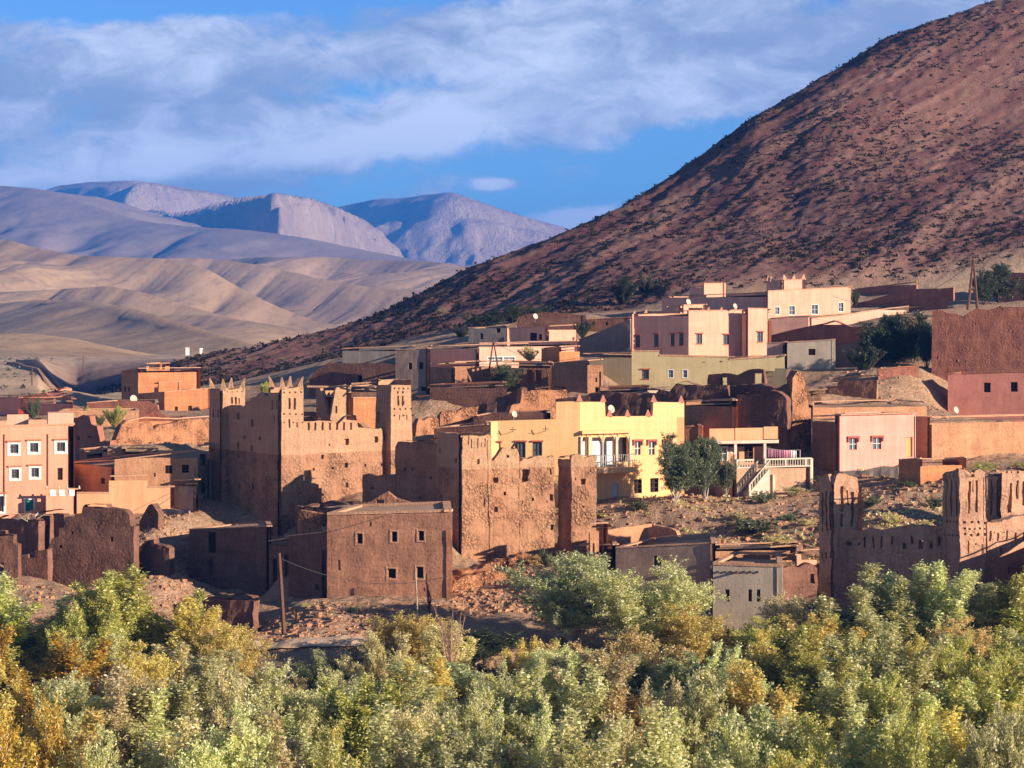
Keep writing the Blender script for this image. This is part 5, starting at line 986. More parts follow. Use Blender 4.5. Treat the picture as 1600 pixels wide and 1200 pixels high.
ridge([(-500, 400, 2700), (-200, 372, 2550), (0, 372, 2450), (60, 388, 2400), (120, 399, 2370), (190, 402, 2340), (260, 404, 2300), (320, 418, 2260), (370, 447, 2220), (430, 478, 2200), (480, 497, 2180), (540, 512, 2160), (640, 530, 2140)], 420, -32, R1, 13, .36, 170)
ridge([(150, 430, 2900), (250, 403, 2850), (330, 404, 2800), (420, 416, 2720), (500, 436, 2650), (560, 446, 2600), (640, 455, 2560), (720, 466, 2520), (820, 490, 2480)], 480, -34, R1, 17, .38, 190)
ridge([(250, 425, 3400), (330, 408, 3350), (400, 402, 3300), (500, 401, 3250), (600, 407, 3200), (700, 411, 3150), (745, 422, 3120), (850, 440, 3080), (1000, 470, 3040)], 520, -36, R1, 19, .34, 220)
massif([(-600, 300, 5600), (-250, 280, 5300), (0, 288, 5000), (60, 294, 4900), (110, 310, 4800), (160, 326, 4700), (220, 345, 4600), (300, 353, 4500), (380, 358, 4400), (480, 371, 4300), (560, 388, 4250), (640, 404, 4200), (720, 414, 4150), (820, 430, 4100)], 1300, 700, -40, R2, 23, [(0, 0), (.08, .03), (.25, .2), (.5, .52), (.75, .8), (1, 1), (3, 1.05)], 520, .4)
massif([(170, 345, 6200), (205, 336, 6000), (235, 324, 5900), (268, 331, 5800), (330, 318, 5500), (385, 303, 5150), (425, 300, 4950), (432, 300, 4940), (480, 305, 5150), (530, 322, 5400), (570, 342, 5600), (600, 366, 5750), (622, 398, 5850), (640, 420, 5950)], 360, 1500, -40, R3, 29, [(0, 0), (.07, .05), (.16, .5), (.2, .55), (.32, .74), (.6, .88), (1, 1), (3, 1.05)], 75, .3, 4, 5)
massif([(-100, 330, 7300), (40, 310, 7250), (75, 295, 7200), (95, 288, 7150), (130, 284, 7050), (165, 282, 6950), (205, 281, 6850), (245, 285, 6900), (280, 291, 6950), (320, 298, 7000), (370, 308, 7100), (440, 322, 7200), (520, 340, 7300)], 1300, 900, -40, R3, 31, [(0, 0), (.05, .03), (.10, .2), (.3, .36), (.33, .46), (.6, .7), (1, 1), (3, 1.05)], 420, .3)
massif([(420, 340, 7800), (500, 330, 7600), (535, 321, 7500), (585, 309, 7350), (640, 307, 7200), (672, 302, 7050), (700, 299, 6950), (712, 301, 6920), (745, 313, 6950), (800, 333, 7050), (860, 349, 7150), (880, 355, 7200), (960, 380, 7400), (1100, 420, 7600)], 1300, 900, -40, R3, 41, [(0, 0), (.05, .04), (.09, .16), (.3, .34), (.33, .42), (.6, .7), (1, 1), (3, 1.05)], 480, .4)
# the plain that carries it all out to the horizon
xs, ys = np.meshgrid(np.linspace(-6500, 6500, 40), np.linspace(-300, 9400, 40)); grid_obj('ground_plain', xs, ys, np.full(xs.shape, -48.0)-np.where(ys < 1000, 0, 0), M_['roof'])
# air
hz = MB(); hz.box8([(-6800, -600, -52), (6800, -600, -52), (6800, 9700, -52), (-6800, 9700, -52)], [(-6800, -600, 460), (6800, -600, 460), (6800, 9700, 460), (-6800, 9700, 460)])
hm_ = bpy.data.materials.new('haze'); hm_.use_nodes = True; t = hm_.node_tree; t.nodes.clear(); o_ = t.nodes.new('ShaderNodeOutputMaterial'); pv = t.nodes.new('ShaderNodeVolumePrincipled')
pv.inputs['Color'].default_value = (.04, .28, 1.0, 1); pv.inputs['Density'].default_value = HAZE; pv.inputs['Anisotropy'].default_value = .0
t.links.new(pv.outputs[0], o_.inputs['Volume']); ho = hz.build('haze', hm_); ho['kind'] = 'stuff'
# ------------------------------------------------------------------ poles, wires, dishes
def pole(label, pts, r0, r1, mat='polewood', cross=None, group=None):
    p0 = Vector(pts[0]); rt = root('utility_pole', p0, label, 'pole', group); m = MB(); m.tube(pts, r0, r1, 7); m.build('post', M_[mat], rt)
    if cross:
        for a, b_ in cross: m = MB(); m.tube([a, b_], .06, .06, 5); m.build('crossarm', M_[mat], rt)
    return rt
pole('tall leaning reddish wooden pole standing before the dark mud sheds', [P(444, 996, 165), P(440, 930, 165), P(436, 864, 165)], .17, .13)
pole('thin pale wooden pole before the right windows of the two-storey mud house', [P(653, 985, 167), P(651, 930, 167), P(649, 892, 167)], .08, .06, 'palewood')
pole('dark wooden pole just right of the thin pale one', [P(672, 975, 168), P(669, 935, 168), P(667, 896, 168)], .11, .09)
pole('short dark wooden prop leaning beside the dark wooden pole', [P(669, 978, 168.6), P(673, 935, 168.6), P(666, 910, 168.6)], .07, .06)
pole('dark post against the right end of the two-storey mud house', [P(698, 940, 174), P(697, 905, 174), P(697, 880, 174)], .09, .07)
af = root('utility_pole', P(770, 575, 258), 'thin A-shaped wooden electricity pole in front of the dusky pink house', 'pole')
for q in ((764, 580), (779, 580)): m = MB(); m.tube([P(q[0], q[1], 258), P(771, 532, 258)], .12, .08, 6); m.build('post', M_['polewood'], af)
m = MB(); m.tube([P(768, 540, 258), P(785, 541, 258)], .06, .06, 5); m.build('crossarm', M_['polewood'], af)
af = root('utility_pole', P(1518, 480, 288), 'tall A-shaped wooden electricity pole beside the two dark pines at the upper right', 'pole')
for q in ((1512, 484), (1527, 482)): m = MB(); m.tube([P(q[0], q[1], 288), P(1521, 404, 288)], .2, .13, 6); m.build('post', M_['polewood'], af)
for y in (408, 416): m = MB(); m.tube([P(1515, y, 288), P(1528, y, 288)], .07, .07, 5); m.build('crossarm', M_['polewood'], af)
for (x, y0, y1, Y, lb) in ((50, 606, 574, 430, 'thin distant wire pole on the pale plain, nearer the left edge'), (130, 584, 556, 520, 'thin distant wire pole on the plain, right of the sloping road wall')): pole(lb, [P(x, y0, Y), P(x, y1, Y)], .14, .1)
def wire(label, a, b_, sag, r=.022):
    m = MB(); m.tube([a+(b_-a)*k/14-Vector((0, 0, sag*4*(k/14)*(1-k/14))) for k in range(15)], r, r, 4); o = m.build('cable', M_['black'], None, a); tag(o, label, 'cable')
wire('thin black cable running from the leaning pole across the two-storey mud house', P(437, 872, 165), P(700, 900, 173.5), 1.2)
wire('thin black cable from the leaning pole up left over the long low dark house', P(437, 868, 165), P(290, 905, 180), .4)
wire('thin black cable slanting up over the front of the two-storey mud house', P(511, 832, 177), P(600, 806, 176), .05)
wire('thin black cable slanting across the peach terrace wall', P(231, 800, 200), P(300, 752, 205), .1)
wire('long thin cable from the A-shaped pole near the pines toward the upper peach house', P(1520, 410, 288), P(1300, 462, 308), 3.0)
wire('thin cable from the A-shaped pole in front of the dusky pink house', P(771, 534, 258), P(900, 560, 250), 1.0)
def dish(label, p, r, dirn=Vector((.6, -.75, .3)), g='satellite dishes on the roofs'):
    rt = root('satellite_dish', p, label, 'satellite dish', g); d = dirn.normalized(); a = d.cross(Vector((0, 0, 1))).normalized(); b_ = d.cross(a); c = p+Vector((0, 0, r+.35)); m = MB(); prev = None
    for k in range(5):
        s = k/4*r; ring = [c+d*(s*s/r*.35)+(a*math.cos(2*math.pi*j/14)+b_*math.sin(2*math.pi*j/14))*s for j in range(14)]
        if prev:
            for j in range(14): m.quad(prev[j], prev[(j+1) % 14], ring[(j+1) % 14], ring[j])
        prev = ring
    m.build('reflector', M_['offwhite'], rt); m = MB(); m.tube([p, p+Vector((0, 0, r+.3))], .035, .035, 5); m.build('mast', M_['metal'], rt); m = MB(); m.tube([c-b_*-r, c+d*r*.9], .02, .02, 4); m.build('arm', M_['metal'], rt)
dish('white satellite dish on the low house with the curved parapet at left', P(208, 634, 278), .5)
dish('small dish on the roof behind the peach rooftop room', P(836, 503, 300), .4)
dish('pale dish leaning on the coping of the tan wall house', P(1493, 652, 221), .36)
dish('dish on the roof of the yellow house behind its low parapet', P(954, 652, 206), .4)
dish('small pale dish on the olive house roof end', P(1075, 481, 286), .4)
dish('dish beside the parapet horns of the big pink house', P(1148, 487, 282), .35)
dish('small dish on the ruin roof left of the yellow house', P(803, 658, 222), .35)
# debris on the mud roofs
dr = root('wood_pile', P(60, 806, 197), 'jumble of pale sticks and metal scraps in the dark ruin at far left', 'wood pile'); rng = random.Random(4)
for k in range(14):
    m = MB(); p = P(28+rng.random()*30, 806+rng.random()*10, 196.5); q = p+Vector((rng.uniform(-1.2, 1.2), .2, rng.uniform(-.5, .7))); m.tube([p, q], .05, .04, 4); m.build('stick', M_['palewood' if k % 2 else 'metal'], dr)
# ------------------------------------------------------------------ far left: road, its walls and tiny houses
def strip(name, pts, hw, mat, dz=.12):
    vs, fs = [], []
    pts2 = []
    for a, b_ in zip(pts[:-1], pts[1:]):
        for k in range(8): pts2.append((a[0]+(b_[0]-a[0])*k/8, a[1]+(b_[1]-a[1])*k/8))
    pts2.append(pts[-1])
    for i, p in enumerate(pts2):
        q0, q1 = pts2[max(0, i-1)], pts2[min(len(pts2)-1, i+1)]; d = Vector((q1[0]-q0[0], q1[1]-q0[1], 0)).normalized(); n = Vector((-d.y, d.x, 0))
        for s in (-1, -.33, .33, 1): x, y = p[0]+n.x*hw*s, p[1]+n.y*hw*s; vs.append((x, y, gz(x, y)+dz))
    for i in range(len(pts2)-1):
        for j in range(3): a = i*4+j; fs.append((a, a+1, a+5, a+4))
    me = bpy.data.meshes.new(name); me.from_pydata(vs, [], fs); me.materials.append(mat); o = bpy.data.objects.new(name, me); COL.objects.link(o); o['kind'] = 'structure'; return o
M_['path'] = wallmat('packed_earth', (.60, .43, .30), (.54, .38, .26), var=.15, bump=.2, streak=0, courses=0)
strip('path', [(X(330, 163), 163), (X(420, 162), 161.5), (X(520, 161.5), 161), (X(640, 161), 161), (X(760, 163), 163)], .9, M_['path'], .18)
def road_wall(label, pts, h, mat):
    pts = [(X(px, Y), Y) for px, Y in pts]; m = MB(); org = Vector((*pts[0], gz(*pts[0])))
    for a, b_ in zip(pts[:-1], pts[1:]):
        K = 10; q = [(a[0]+(b_[0]-a[0])*k/K, a[1]+(b_[1]-a[1])*k/K) for k in range(K+1)]
        for k in range(K):
            p0, p1 = q[k], q[k+1]; z0, z1 = gz(*p0), gz(*p1); d = Vector((p1[0]-p0[0], p1[1]-p0[1], 0)).normalized(); n = Vector((d.y, -d.x, 0))*.3
            c = [Vector((p0[0], p0[1], z0))+n, Vector((p1[0], p1[1], z1))+n, Vector((p1[0], p1[1], z1))-n, Vector((p0[0], p0[1], z0))-n]; m.box8([v-Vector((0, 0, 1)) for v in c], [v+Vector((0, 0, h)) for v in c])
    o = m.build('road_wall', M_[mat], None, org); tag(o, label, 'wall')
road_wall('long straight reddish wall running down the pale plain at the far left', [(12, 690), (60, 560), (100, 470), (130, 428)], .9, 'mud_tan')
road_wall('bright cream stretch of wall at the top of the sloping road, far left', [(26, 720), (84, 590)], 1.7, 'coping')
road_wall('brown wall continuing the cream stretch down to the hill foot', [(85, 585), (125, 520), (165, 470)], 1.2, 'mud_tan')
for (a, b_, y, Y, lb) in ((290, 298, 541, 1000, 'tiny white cube house on the skyline of the dark spur, the left one'), (312, 318, 544, 1010, 'tiny cream cube house on the skyline of the dark spur, the right one')):
    house('tiny_house', lb, 'white', a, None, b_, Y, [y, y], [554, 554], br=20, depth=5, cop=None, rag=0, rough=.01, ctrlpts=False, win=[(0, a+4, y+3, a+5, y+5.5, 'dark')])
# ------------------------------------------------------------------ loose stones
def stones(name, label, n, regions, smin, smax, seed, mat):
    rg = np.random.default_rng(seed); V, Fc = [], []; base = np.array([(-1, -1, -.6), (1, -1, -.6), (1, 1, -.6), (-1, 1, -.6), (-.8, -.8, .6), (.8, -.8, .6), (.8, .8, .6), (-.8, .8, .6)])
    W = np.array([r[4] for r in regions], float); W /= W.sum(); xs, ys, ss = [], [], []
    for _ in range(n):
        r = regions[rg.choice(len(regions), p=W)]; px = rg.uniform(r[0], r[1]); Y = rg.uniform(r[2], r[3]); xs.append(X(px, Y)); ys.append(Y); ss.append(smin+(smax-smin)*rg.random()**2.6)
    zs = ground_z(np.array(xs), np.array(ys))
    for x, y, z, s in zip(xs, ys, zs, ss):
        q = base*(1+rg.uniform(-.35, .35, (8, 3)))*s*np.array([1, rg.uniform(.6, 1), rg.uniform(.5, .9)]); a = rg.uniform(0, 6.28); c, d = math.cos(a), math.sin(a)
        q = np.stack([q[:, 0]*c-q[:, 1]*d, q[:, 0]*d+q[:, 1]*c, q[:, 2]], 1)+np.array([x, y, z+s*.15]); i = len(V); V += [tuple(v) for v in q]
        Fc += [(i, i+3, i+2, i+1), (i+4, i+5, i+6, i+7), (i, i+1, i+5, i+4), (i+1, i+2, i+6, i+5), (i+2, i+3, i+7, i+6), (i+3, i, i+4, i+7)]
    me = bpy.data.meshes.new(name); me.from_pydata(V, [], Fc); me.materials.append(mat); o = bpy.data.objects.new(name, me); COL.objects.link(o); tag(o, label, None, None, 'stuff')
M_['stone'] = wallmat('rubble_stone', (.44, .25, .15), (.34, .175, .105), var=.5, bump=.3)
stones('rubble', 'loose stones and broken adobe on the slopes', 7500, [(930, 1290, 182, 206, 5), (705, 850, 172, 186, 4), (395, 720, 162, 174, 4), (1290, 1500, 186, 208, 4), (1480, 1640, 200, 214, 1), (205, 300, 172, 203, 3.5), (-20, 200, 170, 186, 1.2), (620, 760, 226, 238, .6), (120, 330, 226, 238, .8), (1060, 1260, 212, 219, .5), (1290, 1480, 228, 262, .8)], .05, .27, 3, M_['stone'])
for (name, lb, pf, y0, y1, bs) in (('retaining_wall', 'dry stone heap wall with pale stacked stones under the lower kasbah ruin', [(722, 893), (740, 888), (760, 884), (800, 870), (835, 866)], 184.5, 187, [905, 884]), ('retaining_wall', 'lower dry stone terrace wall right of the two-storey mud house', [(708, 905), (730, 899), (760, 896), (790, 893), (800, 905)], 179, 181.5, [922, 912])):
    wall(name, lb, 'stonewall' if 'stonewall' in M_ else 'ruin', pf, y0, y1, bs, 1.0, rag=.15, rough=.25, cp=False, step=.3)
# ------------------------------------------------------------------ plants
def leafmat(name, cols, patch, gloss=.45, hue=.03):
    m = bpy.data.materials.new(name); m.use_nodes = True; t = m.node_tree; t.nodes.clear(); L = t.links.new
    g = t.nodes.new('ShaderNodeNewGeometry'); oi = t.nodes.new('ShaderNodeObjectInfo'); rp = t.nodes.new('ShaderNodeValToRGB'); cr = rp.color_ramp
    for i, c in enumerate(cols):
        e = cr.elements[i] if i < 2 else cr.elements.new(i/(len(cols)-1)); e.position = i/(len(cols)-1); e.color = (*c, 1)
    L(g.outputs['Random Per Island'], rp.inputs[0])
    n = t.nodes.new('ShaderNodeTexNoise'); n.inputs['Scale'].default_value = .75; n.inputs['Detail'].default_value = 3; L(g.outputs['Position'], n.inputs['Vector'])
    mr = t.nodes.new('ShaderNodeMapRange'); mr.inputs['From Min'].default_value = .48; mr.inputs['From Max'].default_value = .64; mr.inputs['To Max'].default_value = .55; L(n.outputs['Fac'], mr.inputs['Value'])
    mx = t.nodes.new('ShaderNodeMix'); mx.data_type = 'RGBA'; L(mr.outputs[0], mx.inputs['Factor']); L(rp.outputs[0], mx.inputs['A']); mx.inputs['B'].default_value = (*patch, 1)
    hs = t.nodes.new('ShaderNodeHueSaturation'); L(mx.outputs['Result'], hs.inputs['Color'])
    r1 = t.nodes.new('ShaderNodeMapRange'); r1.inputs['To Min'].default_value = .5-hue*.5; r1.inputs['To Max'].default_value = .5+hue*.5; L(oi.outputs['Random'], r1.inputs['Value']); L(r1.outputs[0], hs.inputs['Hue'])
    r2 = t.nodes.new('ShaderNodeMapRange'); r2.inputs['To Min'].default_value = .88; r2.inputs['To Max'].default_value = 1.25; L(oi.outputs['Random'], r2.inputs['Value']); L(r2.outputs[0], hs.inputs['Value'])
    d = t.nodes.new('ShaderNodeBsdfDiffuse'); L(hs.outputs[0], d.inputs['Color']); tr = t.nodes.new('ShaderNodeBsdfTranslucent'); L(hs.outputs[0], tr.inputs['Color']); gl = t.nodes.new('ShaderNodeBsdfGlossy'); gl.inputs['Roughness'].default_value = gloss; gl.inputs['Color'].default_value = (.8, .8, .75, 1)
    a = t.nodes.new('ShaderNodeMixShader'); a.inputs[0].default_value = .48; L(d.outputs[0], a.inputs[1]); L(tr.outputs[0], a.inputs[2]); b_ = t.nodes.new('ShaderNodeMixShader'); b_.inputs[0].default_value = 0 if 'scrub' in name else .06; L(a.outputs[0], b_.inputs[1]); L(gl.outputs[0], b_.inputs[2])
    o = t.nodes.new('ShaderNodeOutputMaterial'); L(b_.outputs[0], o.inputs[0]); return m
LM = {'silver': leafmat('silver_green_leaves', [(.30, .33, .12), (.54, .56, .23), (.72, .71, .36), (.82, .79, .52)], (.60, .58, .18)),
      'green': leafmat('green_leaves', [(0.23, 0.28, 0.06), (0.44, 0.46, 0.10), (0.57, 0.57, 0.16), (0.69, 0.66, 0.28)], (0.63, 0.53, 0.10)),
      'grey': leafmat('grey_green_leaves', [(0.23, 0.25, 0.10), (0.39, 0.43, 0.20), (0.51, 0.53, 0.28), (0.64, 0.64, 0.39)], (0.41, 0.44, 0.14)),
      'yellow': leafmat('yellow_leaves', [(0.44, 0.39, 0.10), (0.69, 0.55, 0.13), (0.85, 0.69, 0.21), (0.67, 0.62, 0.25)], (0.60, 0.55, 0.16), hue=.03),
      'golden': leafmat('golden_leaves', [(.22, .14, .02), (.60, .40, .05), (.80, .56, .08), (.40, .29, .06)], (.36, .31, .07), hue=.02),
      'orange': leafmat('orange_leaves', [(.36, .27, .10), (.66, .45, .17), (.74, .56, .26), (.58, .52, .26)], (.52, .46, .18), hue=.02),
      'tan': leafmat('tan_leaves', [(0.41, 0.37, 0.18), (0.64, 0.54, 0.28), (0.80, 0.69, 0.41), (0.55, 0.51, 0.23)], (0.57, 0.53, 0.18), hue=.03),
      'scrub': leafmat('scrub_leaves', [(.025, .02, .014), (.04, .034, .02), (.055, .048, .03), (.07, .06, .038)], (.05, .035, .022)),
      'dark': leafmat('dark_green_leaves', [(.018, .032, .014), (.04, .06, .025), (.06, .085, .035), (.09, .11, .05)], (.035, .05, .02)),
      'olive': leafmat('olive_leaves', [(.05, .075, .03), (.11, .14, .06), (.17, .2, .10), (.24, .27, .15)], (.10, .13, .05))}
M_['bark'] = plain('pale_bark', (.50, .44, .36), .9, var=.3, scale=4); M_['barkdark'] = plain('dark_bark', (.12, .085, .06), .9, var=.3, scale=4); M_['twig'] = plain('bare_twigs', (.36, .22, .17), .9, var=.3, scale=4)
def mesh_np(name, V, Fq, mats):
    me = bpy.data.meshes.new(name); me.vertices.add(len(V)); me.vertices.foreach_set('co', np.asarray(V, float).ravel()); fa = np.asarray(Fq, np.int32); me.loops.add(fa.size); me.loops.foreach_set('vertex_index', fa.ravel()); me.polygons.add(len(fa)); me.polygons.foreach_set('loop_start', np.arange(0, fa.size, fa.shape[1], dtype=np.int32)); me.update(); me.validate()
    for x in mats: me.materials.append(x)
    return me
def tree_meshes(kind, seed, H=8.0, Rd=2.6, n=24000, ll=.17):
    """stems rise from the foot, side shoots leave them, leaves sit along the shoots"""
    rg = np.random.default_rng(seed); tb = MB(); C0, C1, wts = [], [], []
    ns = {'plume': 9, 'round': 11, 'shrub': 14, 'olive': 9, 'bush': 16}[kind]
    for i in range(ns):
        az = rg.uniform(0, 2*math.pi); 
        if kind == 'plume': tilt = rg.uniform(.02, .30)*(i > 0); ln = H*rg.uniform(.62, 1.0)*(1 if i else 1/rg.uniform(.98, 1.0)); z0 = H*rg.uniform(.03, .2)
        elif kind == 'round': tilt = rg.uniform(.1, .62); ln = H*rg.uniform(.7, .95)*(1-.18*tilt); z0 = H*.1
        elif kind == 'olive': tilt = rg.uniform(.2, .75); ln = H*rg.uniform(.62, .85); z0 = H*.18
        else: tilt = rg.uniform(.1, .85); ln = H*rg.uniform(.6, 1.0)*(1-.15*tilt); z0 = 0
        ln = min(ln, (H-z0)*1.0/math.cos(tilt*.8)) if kind != 'bush' else ln
        K = 9; pts = []; p = np.array([rg.normal(0, .12), rg.normal(0, .12), 0]); d = np.array([math.sin(tilt)*math.cos(az), math.sin(tilt)*math.sin(az), math.cos(tilt)]); pts.append(p.copy())
        step = ln/K
        for k in range(K):
            bend = .05 if kind == 'plume' else .02; d = d+rg.normal(0, .06, 3)+np.array([0, 0, bend]); d /= np.linalg.norm(d); p = p+d*step; pts.append(p.copy())
        pts = np.array(pts); tb.tube([tuple(q) for q in pts], .012*H*(1.3 if i == 0 else .8), .006, 5)
        f0 = {'plume': .12, 'round': .25, 'olive': .32, 'shrub': .06, 'bush': .05}[kind]; nb = {'plume': 46, 'round': 60, 'shrub': 40, 'olive': 46, 'bush': 20}[kind]
        for j in range(nb):
            s = f0+(1-f0)*((j+rg.random())/nb); a = s*K; k = min(int(a), K-1); q = pts[k]+(pts[k+1]-pts[k])*(a-k); w = rg.uniform(0, 2*math.pi)
            if kind == 'plume': L_ = H*(.05+.17*(1-s)**.8)*rg.uniform(.5, 1.2); up = rg.uniform(1.4, 3.2)
            elif kind == 'round': L_ = H*(.09+.15*(1-s)**.5)*rg.uniform(.6, 1.3); up = rg.uniform(-.1, 1.5)
            else: L_ = H*(.08+.12*(1-s)**.5)*rg.uniform(.5, 1.3); up = rg.uniform(.8, 2.4)
            v = np.array([math.cos(w), math.sin(w), up]); v = v/np.linalg.norm(v)*L_; C0.append(q); C1.append(v); wts.append(L_+.02*H)
            if L_ > .13*H and j % 3 == 0: tb.tube([tuple(q), tuple(q+v*.9)], .004*H, .003, 3)
    C0, C1, wts = np.array(C0), np.array(C1), np.array(wts); wts = wts*rg.uniform(.3, 1.7, len(wts)); idx = rg.choice(len(C0), n, p=wts/wts.sum()); s = rg.random(n)[:, None]**.7
    P0 = C0[idx]+C1[idx]*s*1.05+rg.normal(0, .011*H, (n, 3))
    a = rg.normal(0, 1, (n, 3)); a[:, 2] = a[:, 2]*.8+.25; a /= np.linalg.norm(a, axis=1)[:, None]; b_ = rg.normal(0, 1, (n, 3)); b_ -= a*(a*b_).sum(1)[:, None]; b_ /= np.linalg.norm(b_, axis=1)[:, None]
    l = ll*rg.uniform(.6, 1.25, n)[:, None]; w = l*.27; V = np.stack([P0, P0+a*l*.5+b_*w, P0+a*l, P0+a*l*.5-b_*w], 1).reshape(-1, 3); Fq = np.arange(n*4).reshape(n, 4)
    tv = MB(); tv.v = tb.v; tv.f = tb.f
    tm = bpy.data.meshes.new('trunk'); tm.from_pydata(tb.v, [], tb.f); tm.materials.append(M_['bark']); cm = mesh_np('crown', V, Fq, [LM['green']])
    return tm, cm
TM = {}
def tmesh(kind, k):
    if (kind, k) not in TM:
        n = {'plume': 42000, 'round': 56000, 'shrub': 42000, 'olive': 20000, 'bush': 3000}[kind]; a, b_ = tree_meshes(kind, 100+k*7+len(kind), n=n, ll={'bush': .5, 'olive': .22}.get(kind, .145))
        co = np.empty(len(b_.vertices)*3); b_.vertices.foreach_get('co', co); co = co.reshape(-1, 3); TM[(kind, k)] = (a, b_, float(np.percentile(np.abs(co[:, :2]), 97.5)*2), float(np.percentile(co[:, 2], 99.7)))
    return TM[(kind, k)]
LABELS = {}
def plant(name, label, cat, px, pytop, Y, wpx, kind, leaf, var, group=None, pybase=None, rot=None, bark='bark', yoff=0):
    x, ytop = X(px, Y), Z(pytop, Y); zb = gz(x, Y)-.1 if pybase is None else Z(pybase, Y); H = max(.4, ytop-zb); wid = wpx/F*Y
    wid *= 1.08 if group and 'riverside' in group else 1; rt = empty(name, (x, Y, zb), label, cat, group); tm, cm, nat, nh = tmesh(kind, var)
    sc = (wid/nat, wid/nat, H/nh); rz = (var*2.1+px*.37) % 6.28 if rot is None else rot
    for nm, me, mat in (('trunk', tm, M_[bark]), ('crown', cm, LM[leaf])):
        o = bpy.data.objects.new(nm, me); COL.objects.link(o); o.parent = rt; o.material_slots[0].link = 'OBJECT'; o.material_slots[0].material = mat
    rt.rotation_euler = (0, 0, rz); rt.scale = sc
    return rt
KINDN = {'plume': ('poplar', 'upright'), 'round': ('willow', 'rounded'), 'shrub': ('willow', 'bushy')}
COLN = {'silver': 'silvery green', 'green': 'fresh green', 'grey': 'grey-green', 'yellow': 'yellow-leaved', 'golden': 'deep golden', 'orange': 'orange-tinged', 'tan': 'straw-coloured', 'dark': 'dark green', 'olive': 'dull olive'}
LAND = [(50, 'the far left ruin wall'), (130, 'the stepped dark ruin'), (210, 'the dark ruin gable'), (290, 'the rubble slope'), (370, 'the low dark house'), (450, 'the leaning pole'), (540, 'the mud house left half'), (630, 'the mud house right half'), (720, 'the stone terraces'), (800, 'the middle ruin tower'), (880, 'the middle ruin end'),
        (960, 'the yellow house door'), (1050, 'the grey-brown house'), (1130, 'the cream house left corner'), (1210, 'the cream house right corner'), (1290, 'the left ksar tower'), (1370, 'the left half of the ksar wall'), (1450, 'the right half of the ksar wall'), (1530, 'the middle ksar tower'), (1700, 'the right frame edge')]
ROWN = {0: 'back row against the bank', 1: 'second row', 2: 'third row', 3: 'front row along the bottom'}
TREES = [ # px, top, Y, width, kind, leaf, row
 (28, 903, 158, 95, 'plume', 'silver', 0), (95, 965, 156, 100, 'round', 'green', 0), (172, 905, 155, 110, 'plume', 'green', 0), (232, 893, 156, 100, 'plume', 'green', 0), (288, 940, 154, 95, 'plume', 'yellow', 0), (350, 975, 152, 100, 'round', 'yellow', 0), (-30, 935, 155, 110, 'plume', 'green', 0), (135, 950, 151, 100, 'shrub', 'green', 0),
 (505, 1022, 150, 90, 'shrub', 'grey', 0), (575, 1012, 152, 80, 'shrub', 'dark', 0), (640, 962, 155, 120, 'round', 'yellow', 0), (610, 990, 148, 90, 'shrub', 'tan', 0), (740, 985, 158, 110, 'round', 'dark', 0), (708, 978, 151, 80, 'plume', 'tan', 0), (830, 1000, 149, 60, 'plume', 'yellow', 0), (770, 1010, 153, 70, 'shrub', 'dark', 0),
 (900, 868, 163, 150, 'round', 'grey', 0), (1018, 884, 160, 165, 'round', 'silver', 0), (1075, 945, 157, 120, 'round', 'yellow', 0), (960, 985, 150, 130, 'shrub', 'orange', 0), (1150, 985, 158, 100, 'shrub', 'olive', 0), (1185, 970, 155, 80, 'round', 'green', 0), (1232, 932, 158, 95, 'round', 'tan', 0), (1278, 965, 154, 90, 'plume', 'yellow', 0),
 (1345, 893, 158, 120, 'plume', 'silver', 0), (1403, 908, 157, 115, 'plume', 'silver', 0), (1455, 885, 157, 115, 'plume', 'silver', 0), (1500, 965, 153, 90, 'round', 'orange', 0), (1553, 918, 158, 110, 'plume', 'silver', 0), (1605, 890, 156, 110, 'plume', 'green', 0), (1650, 920, 156, 120, 'plume', 'green', 0), (1310, 960, 156, 90, 'shrub', 'green', 0)]
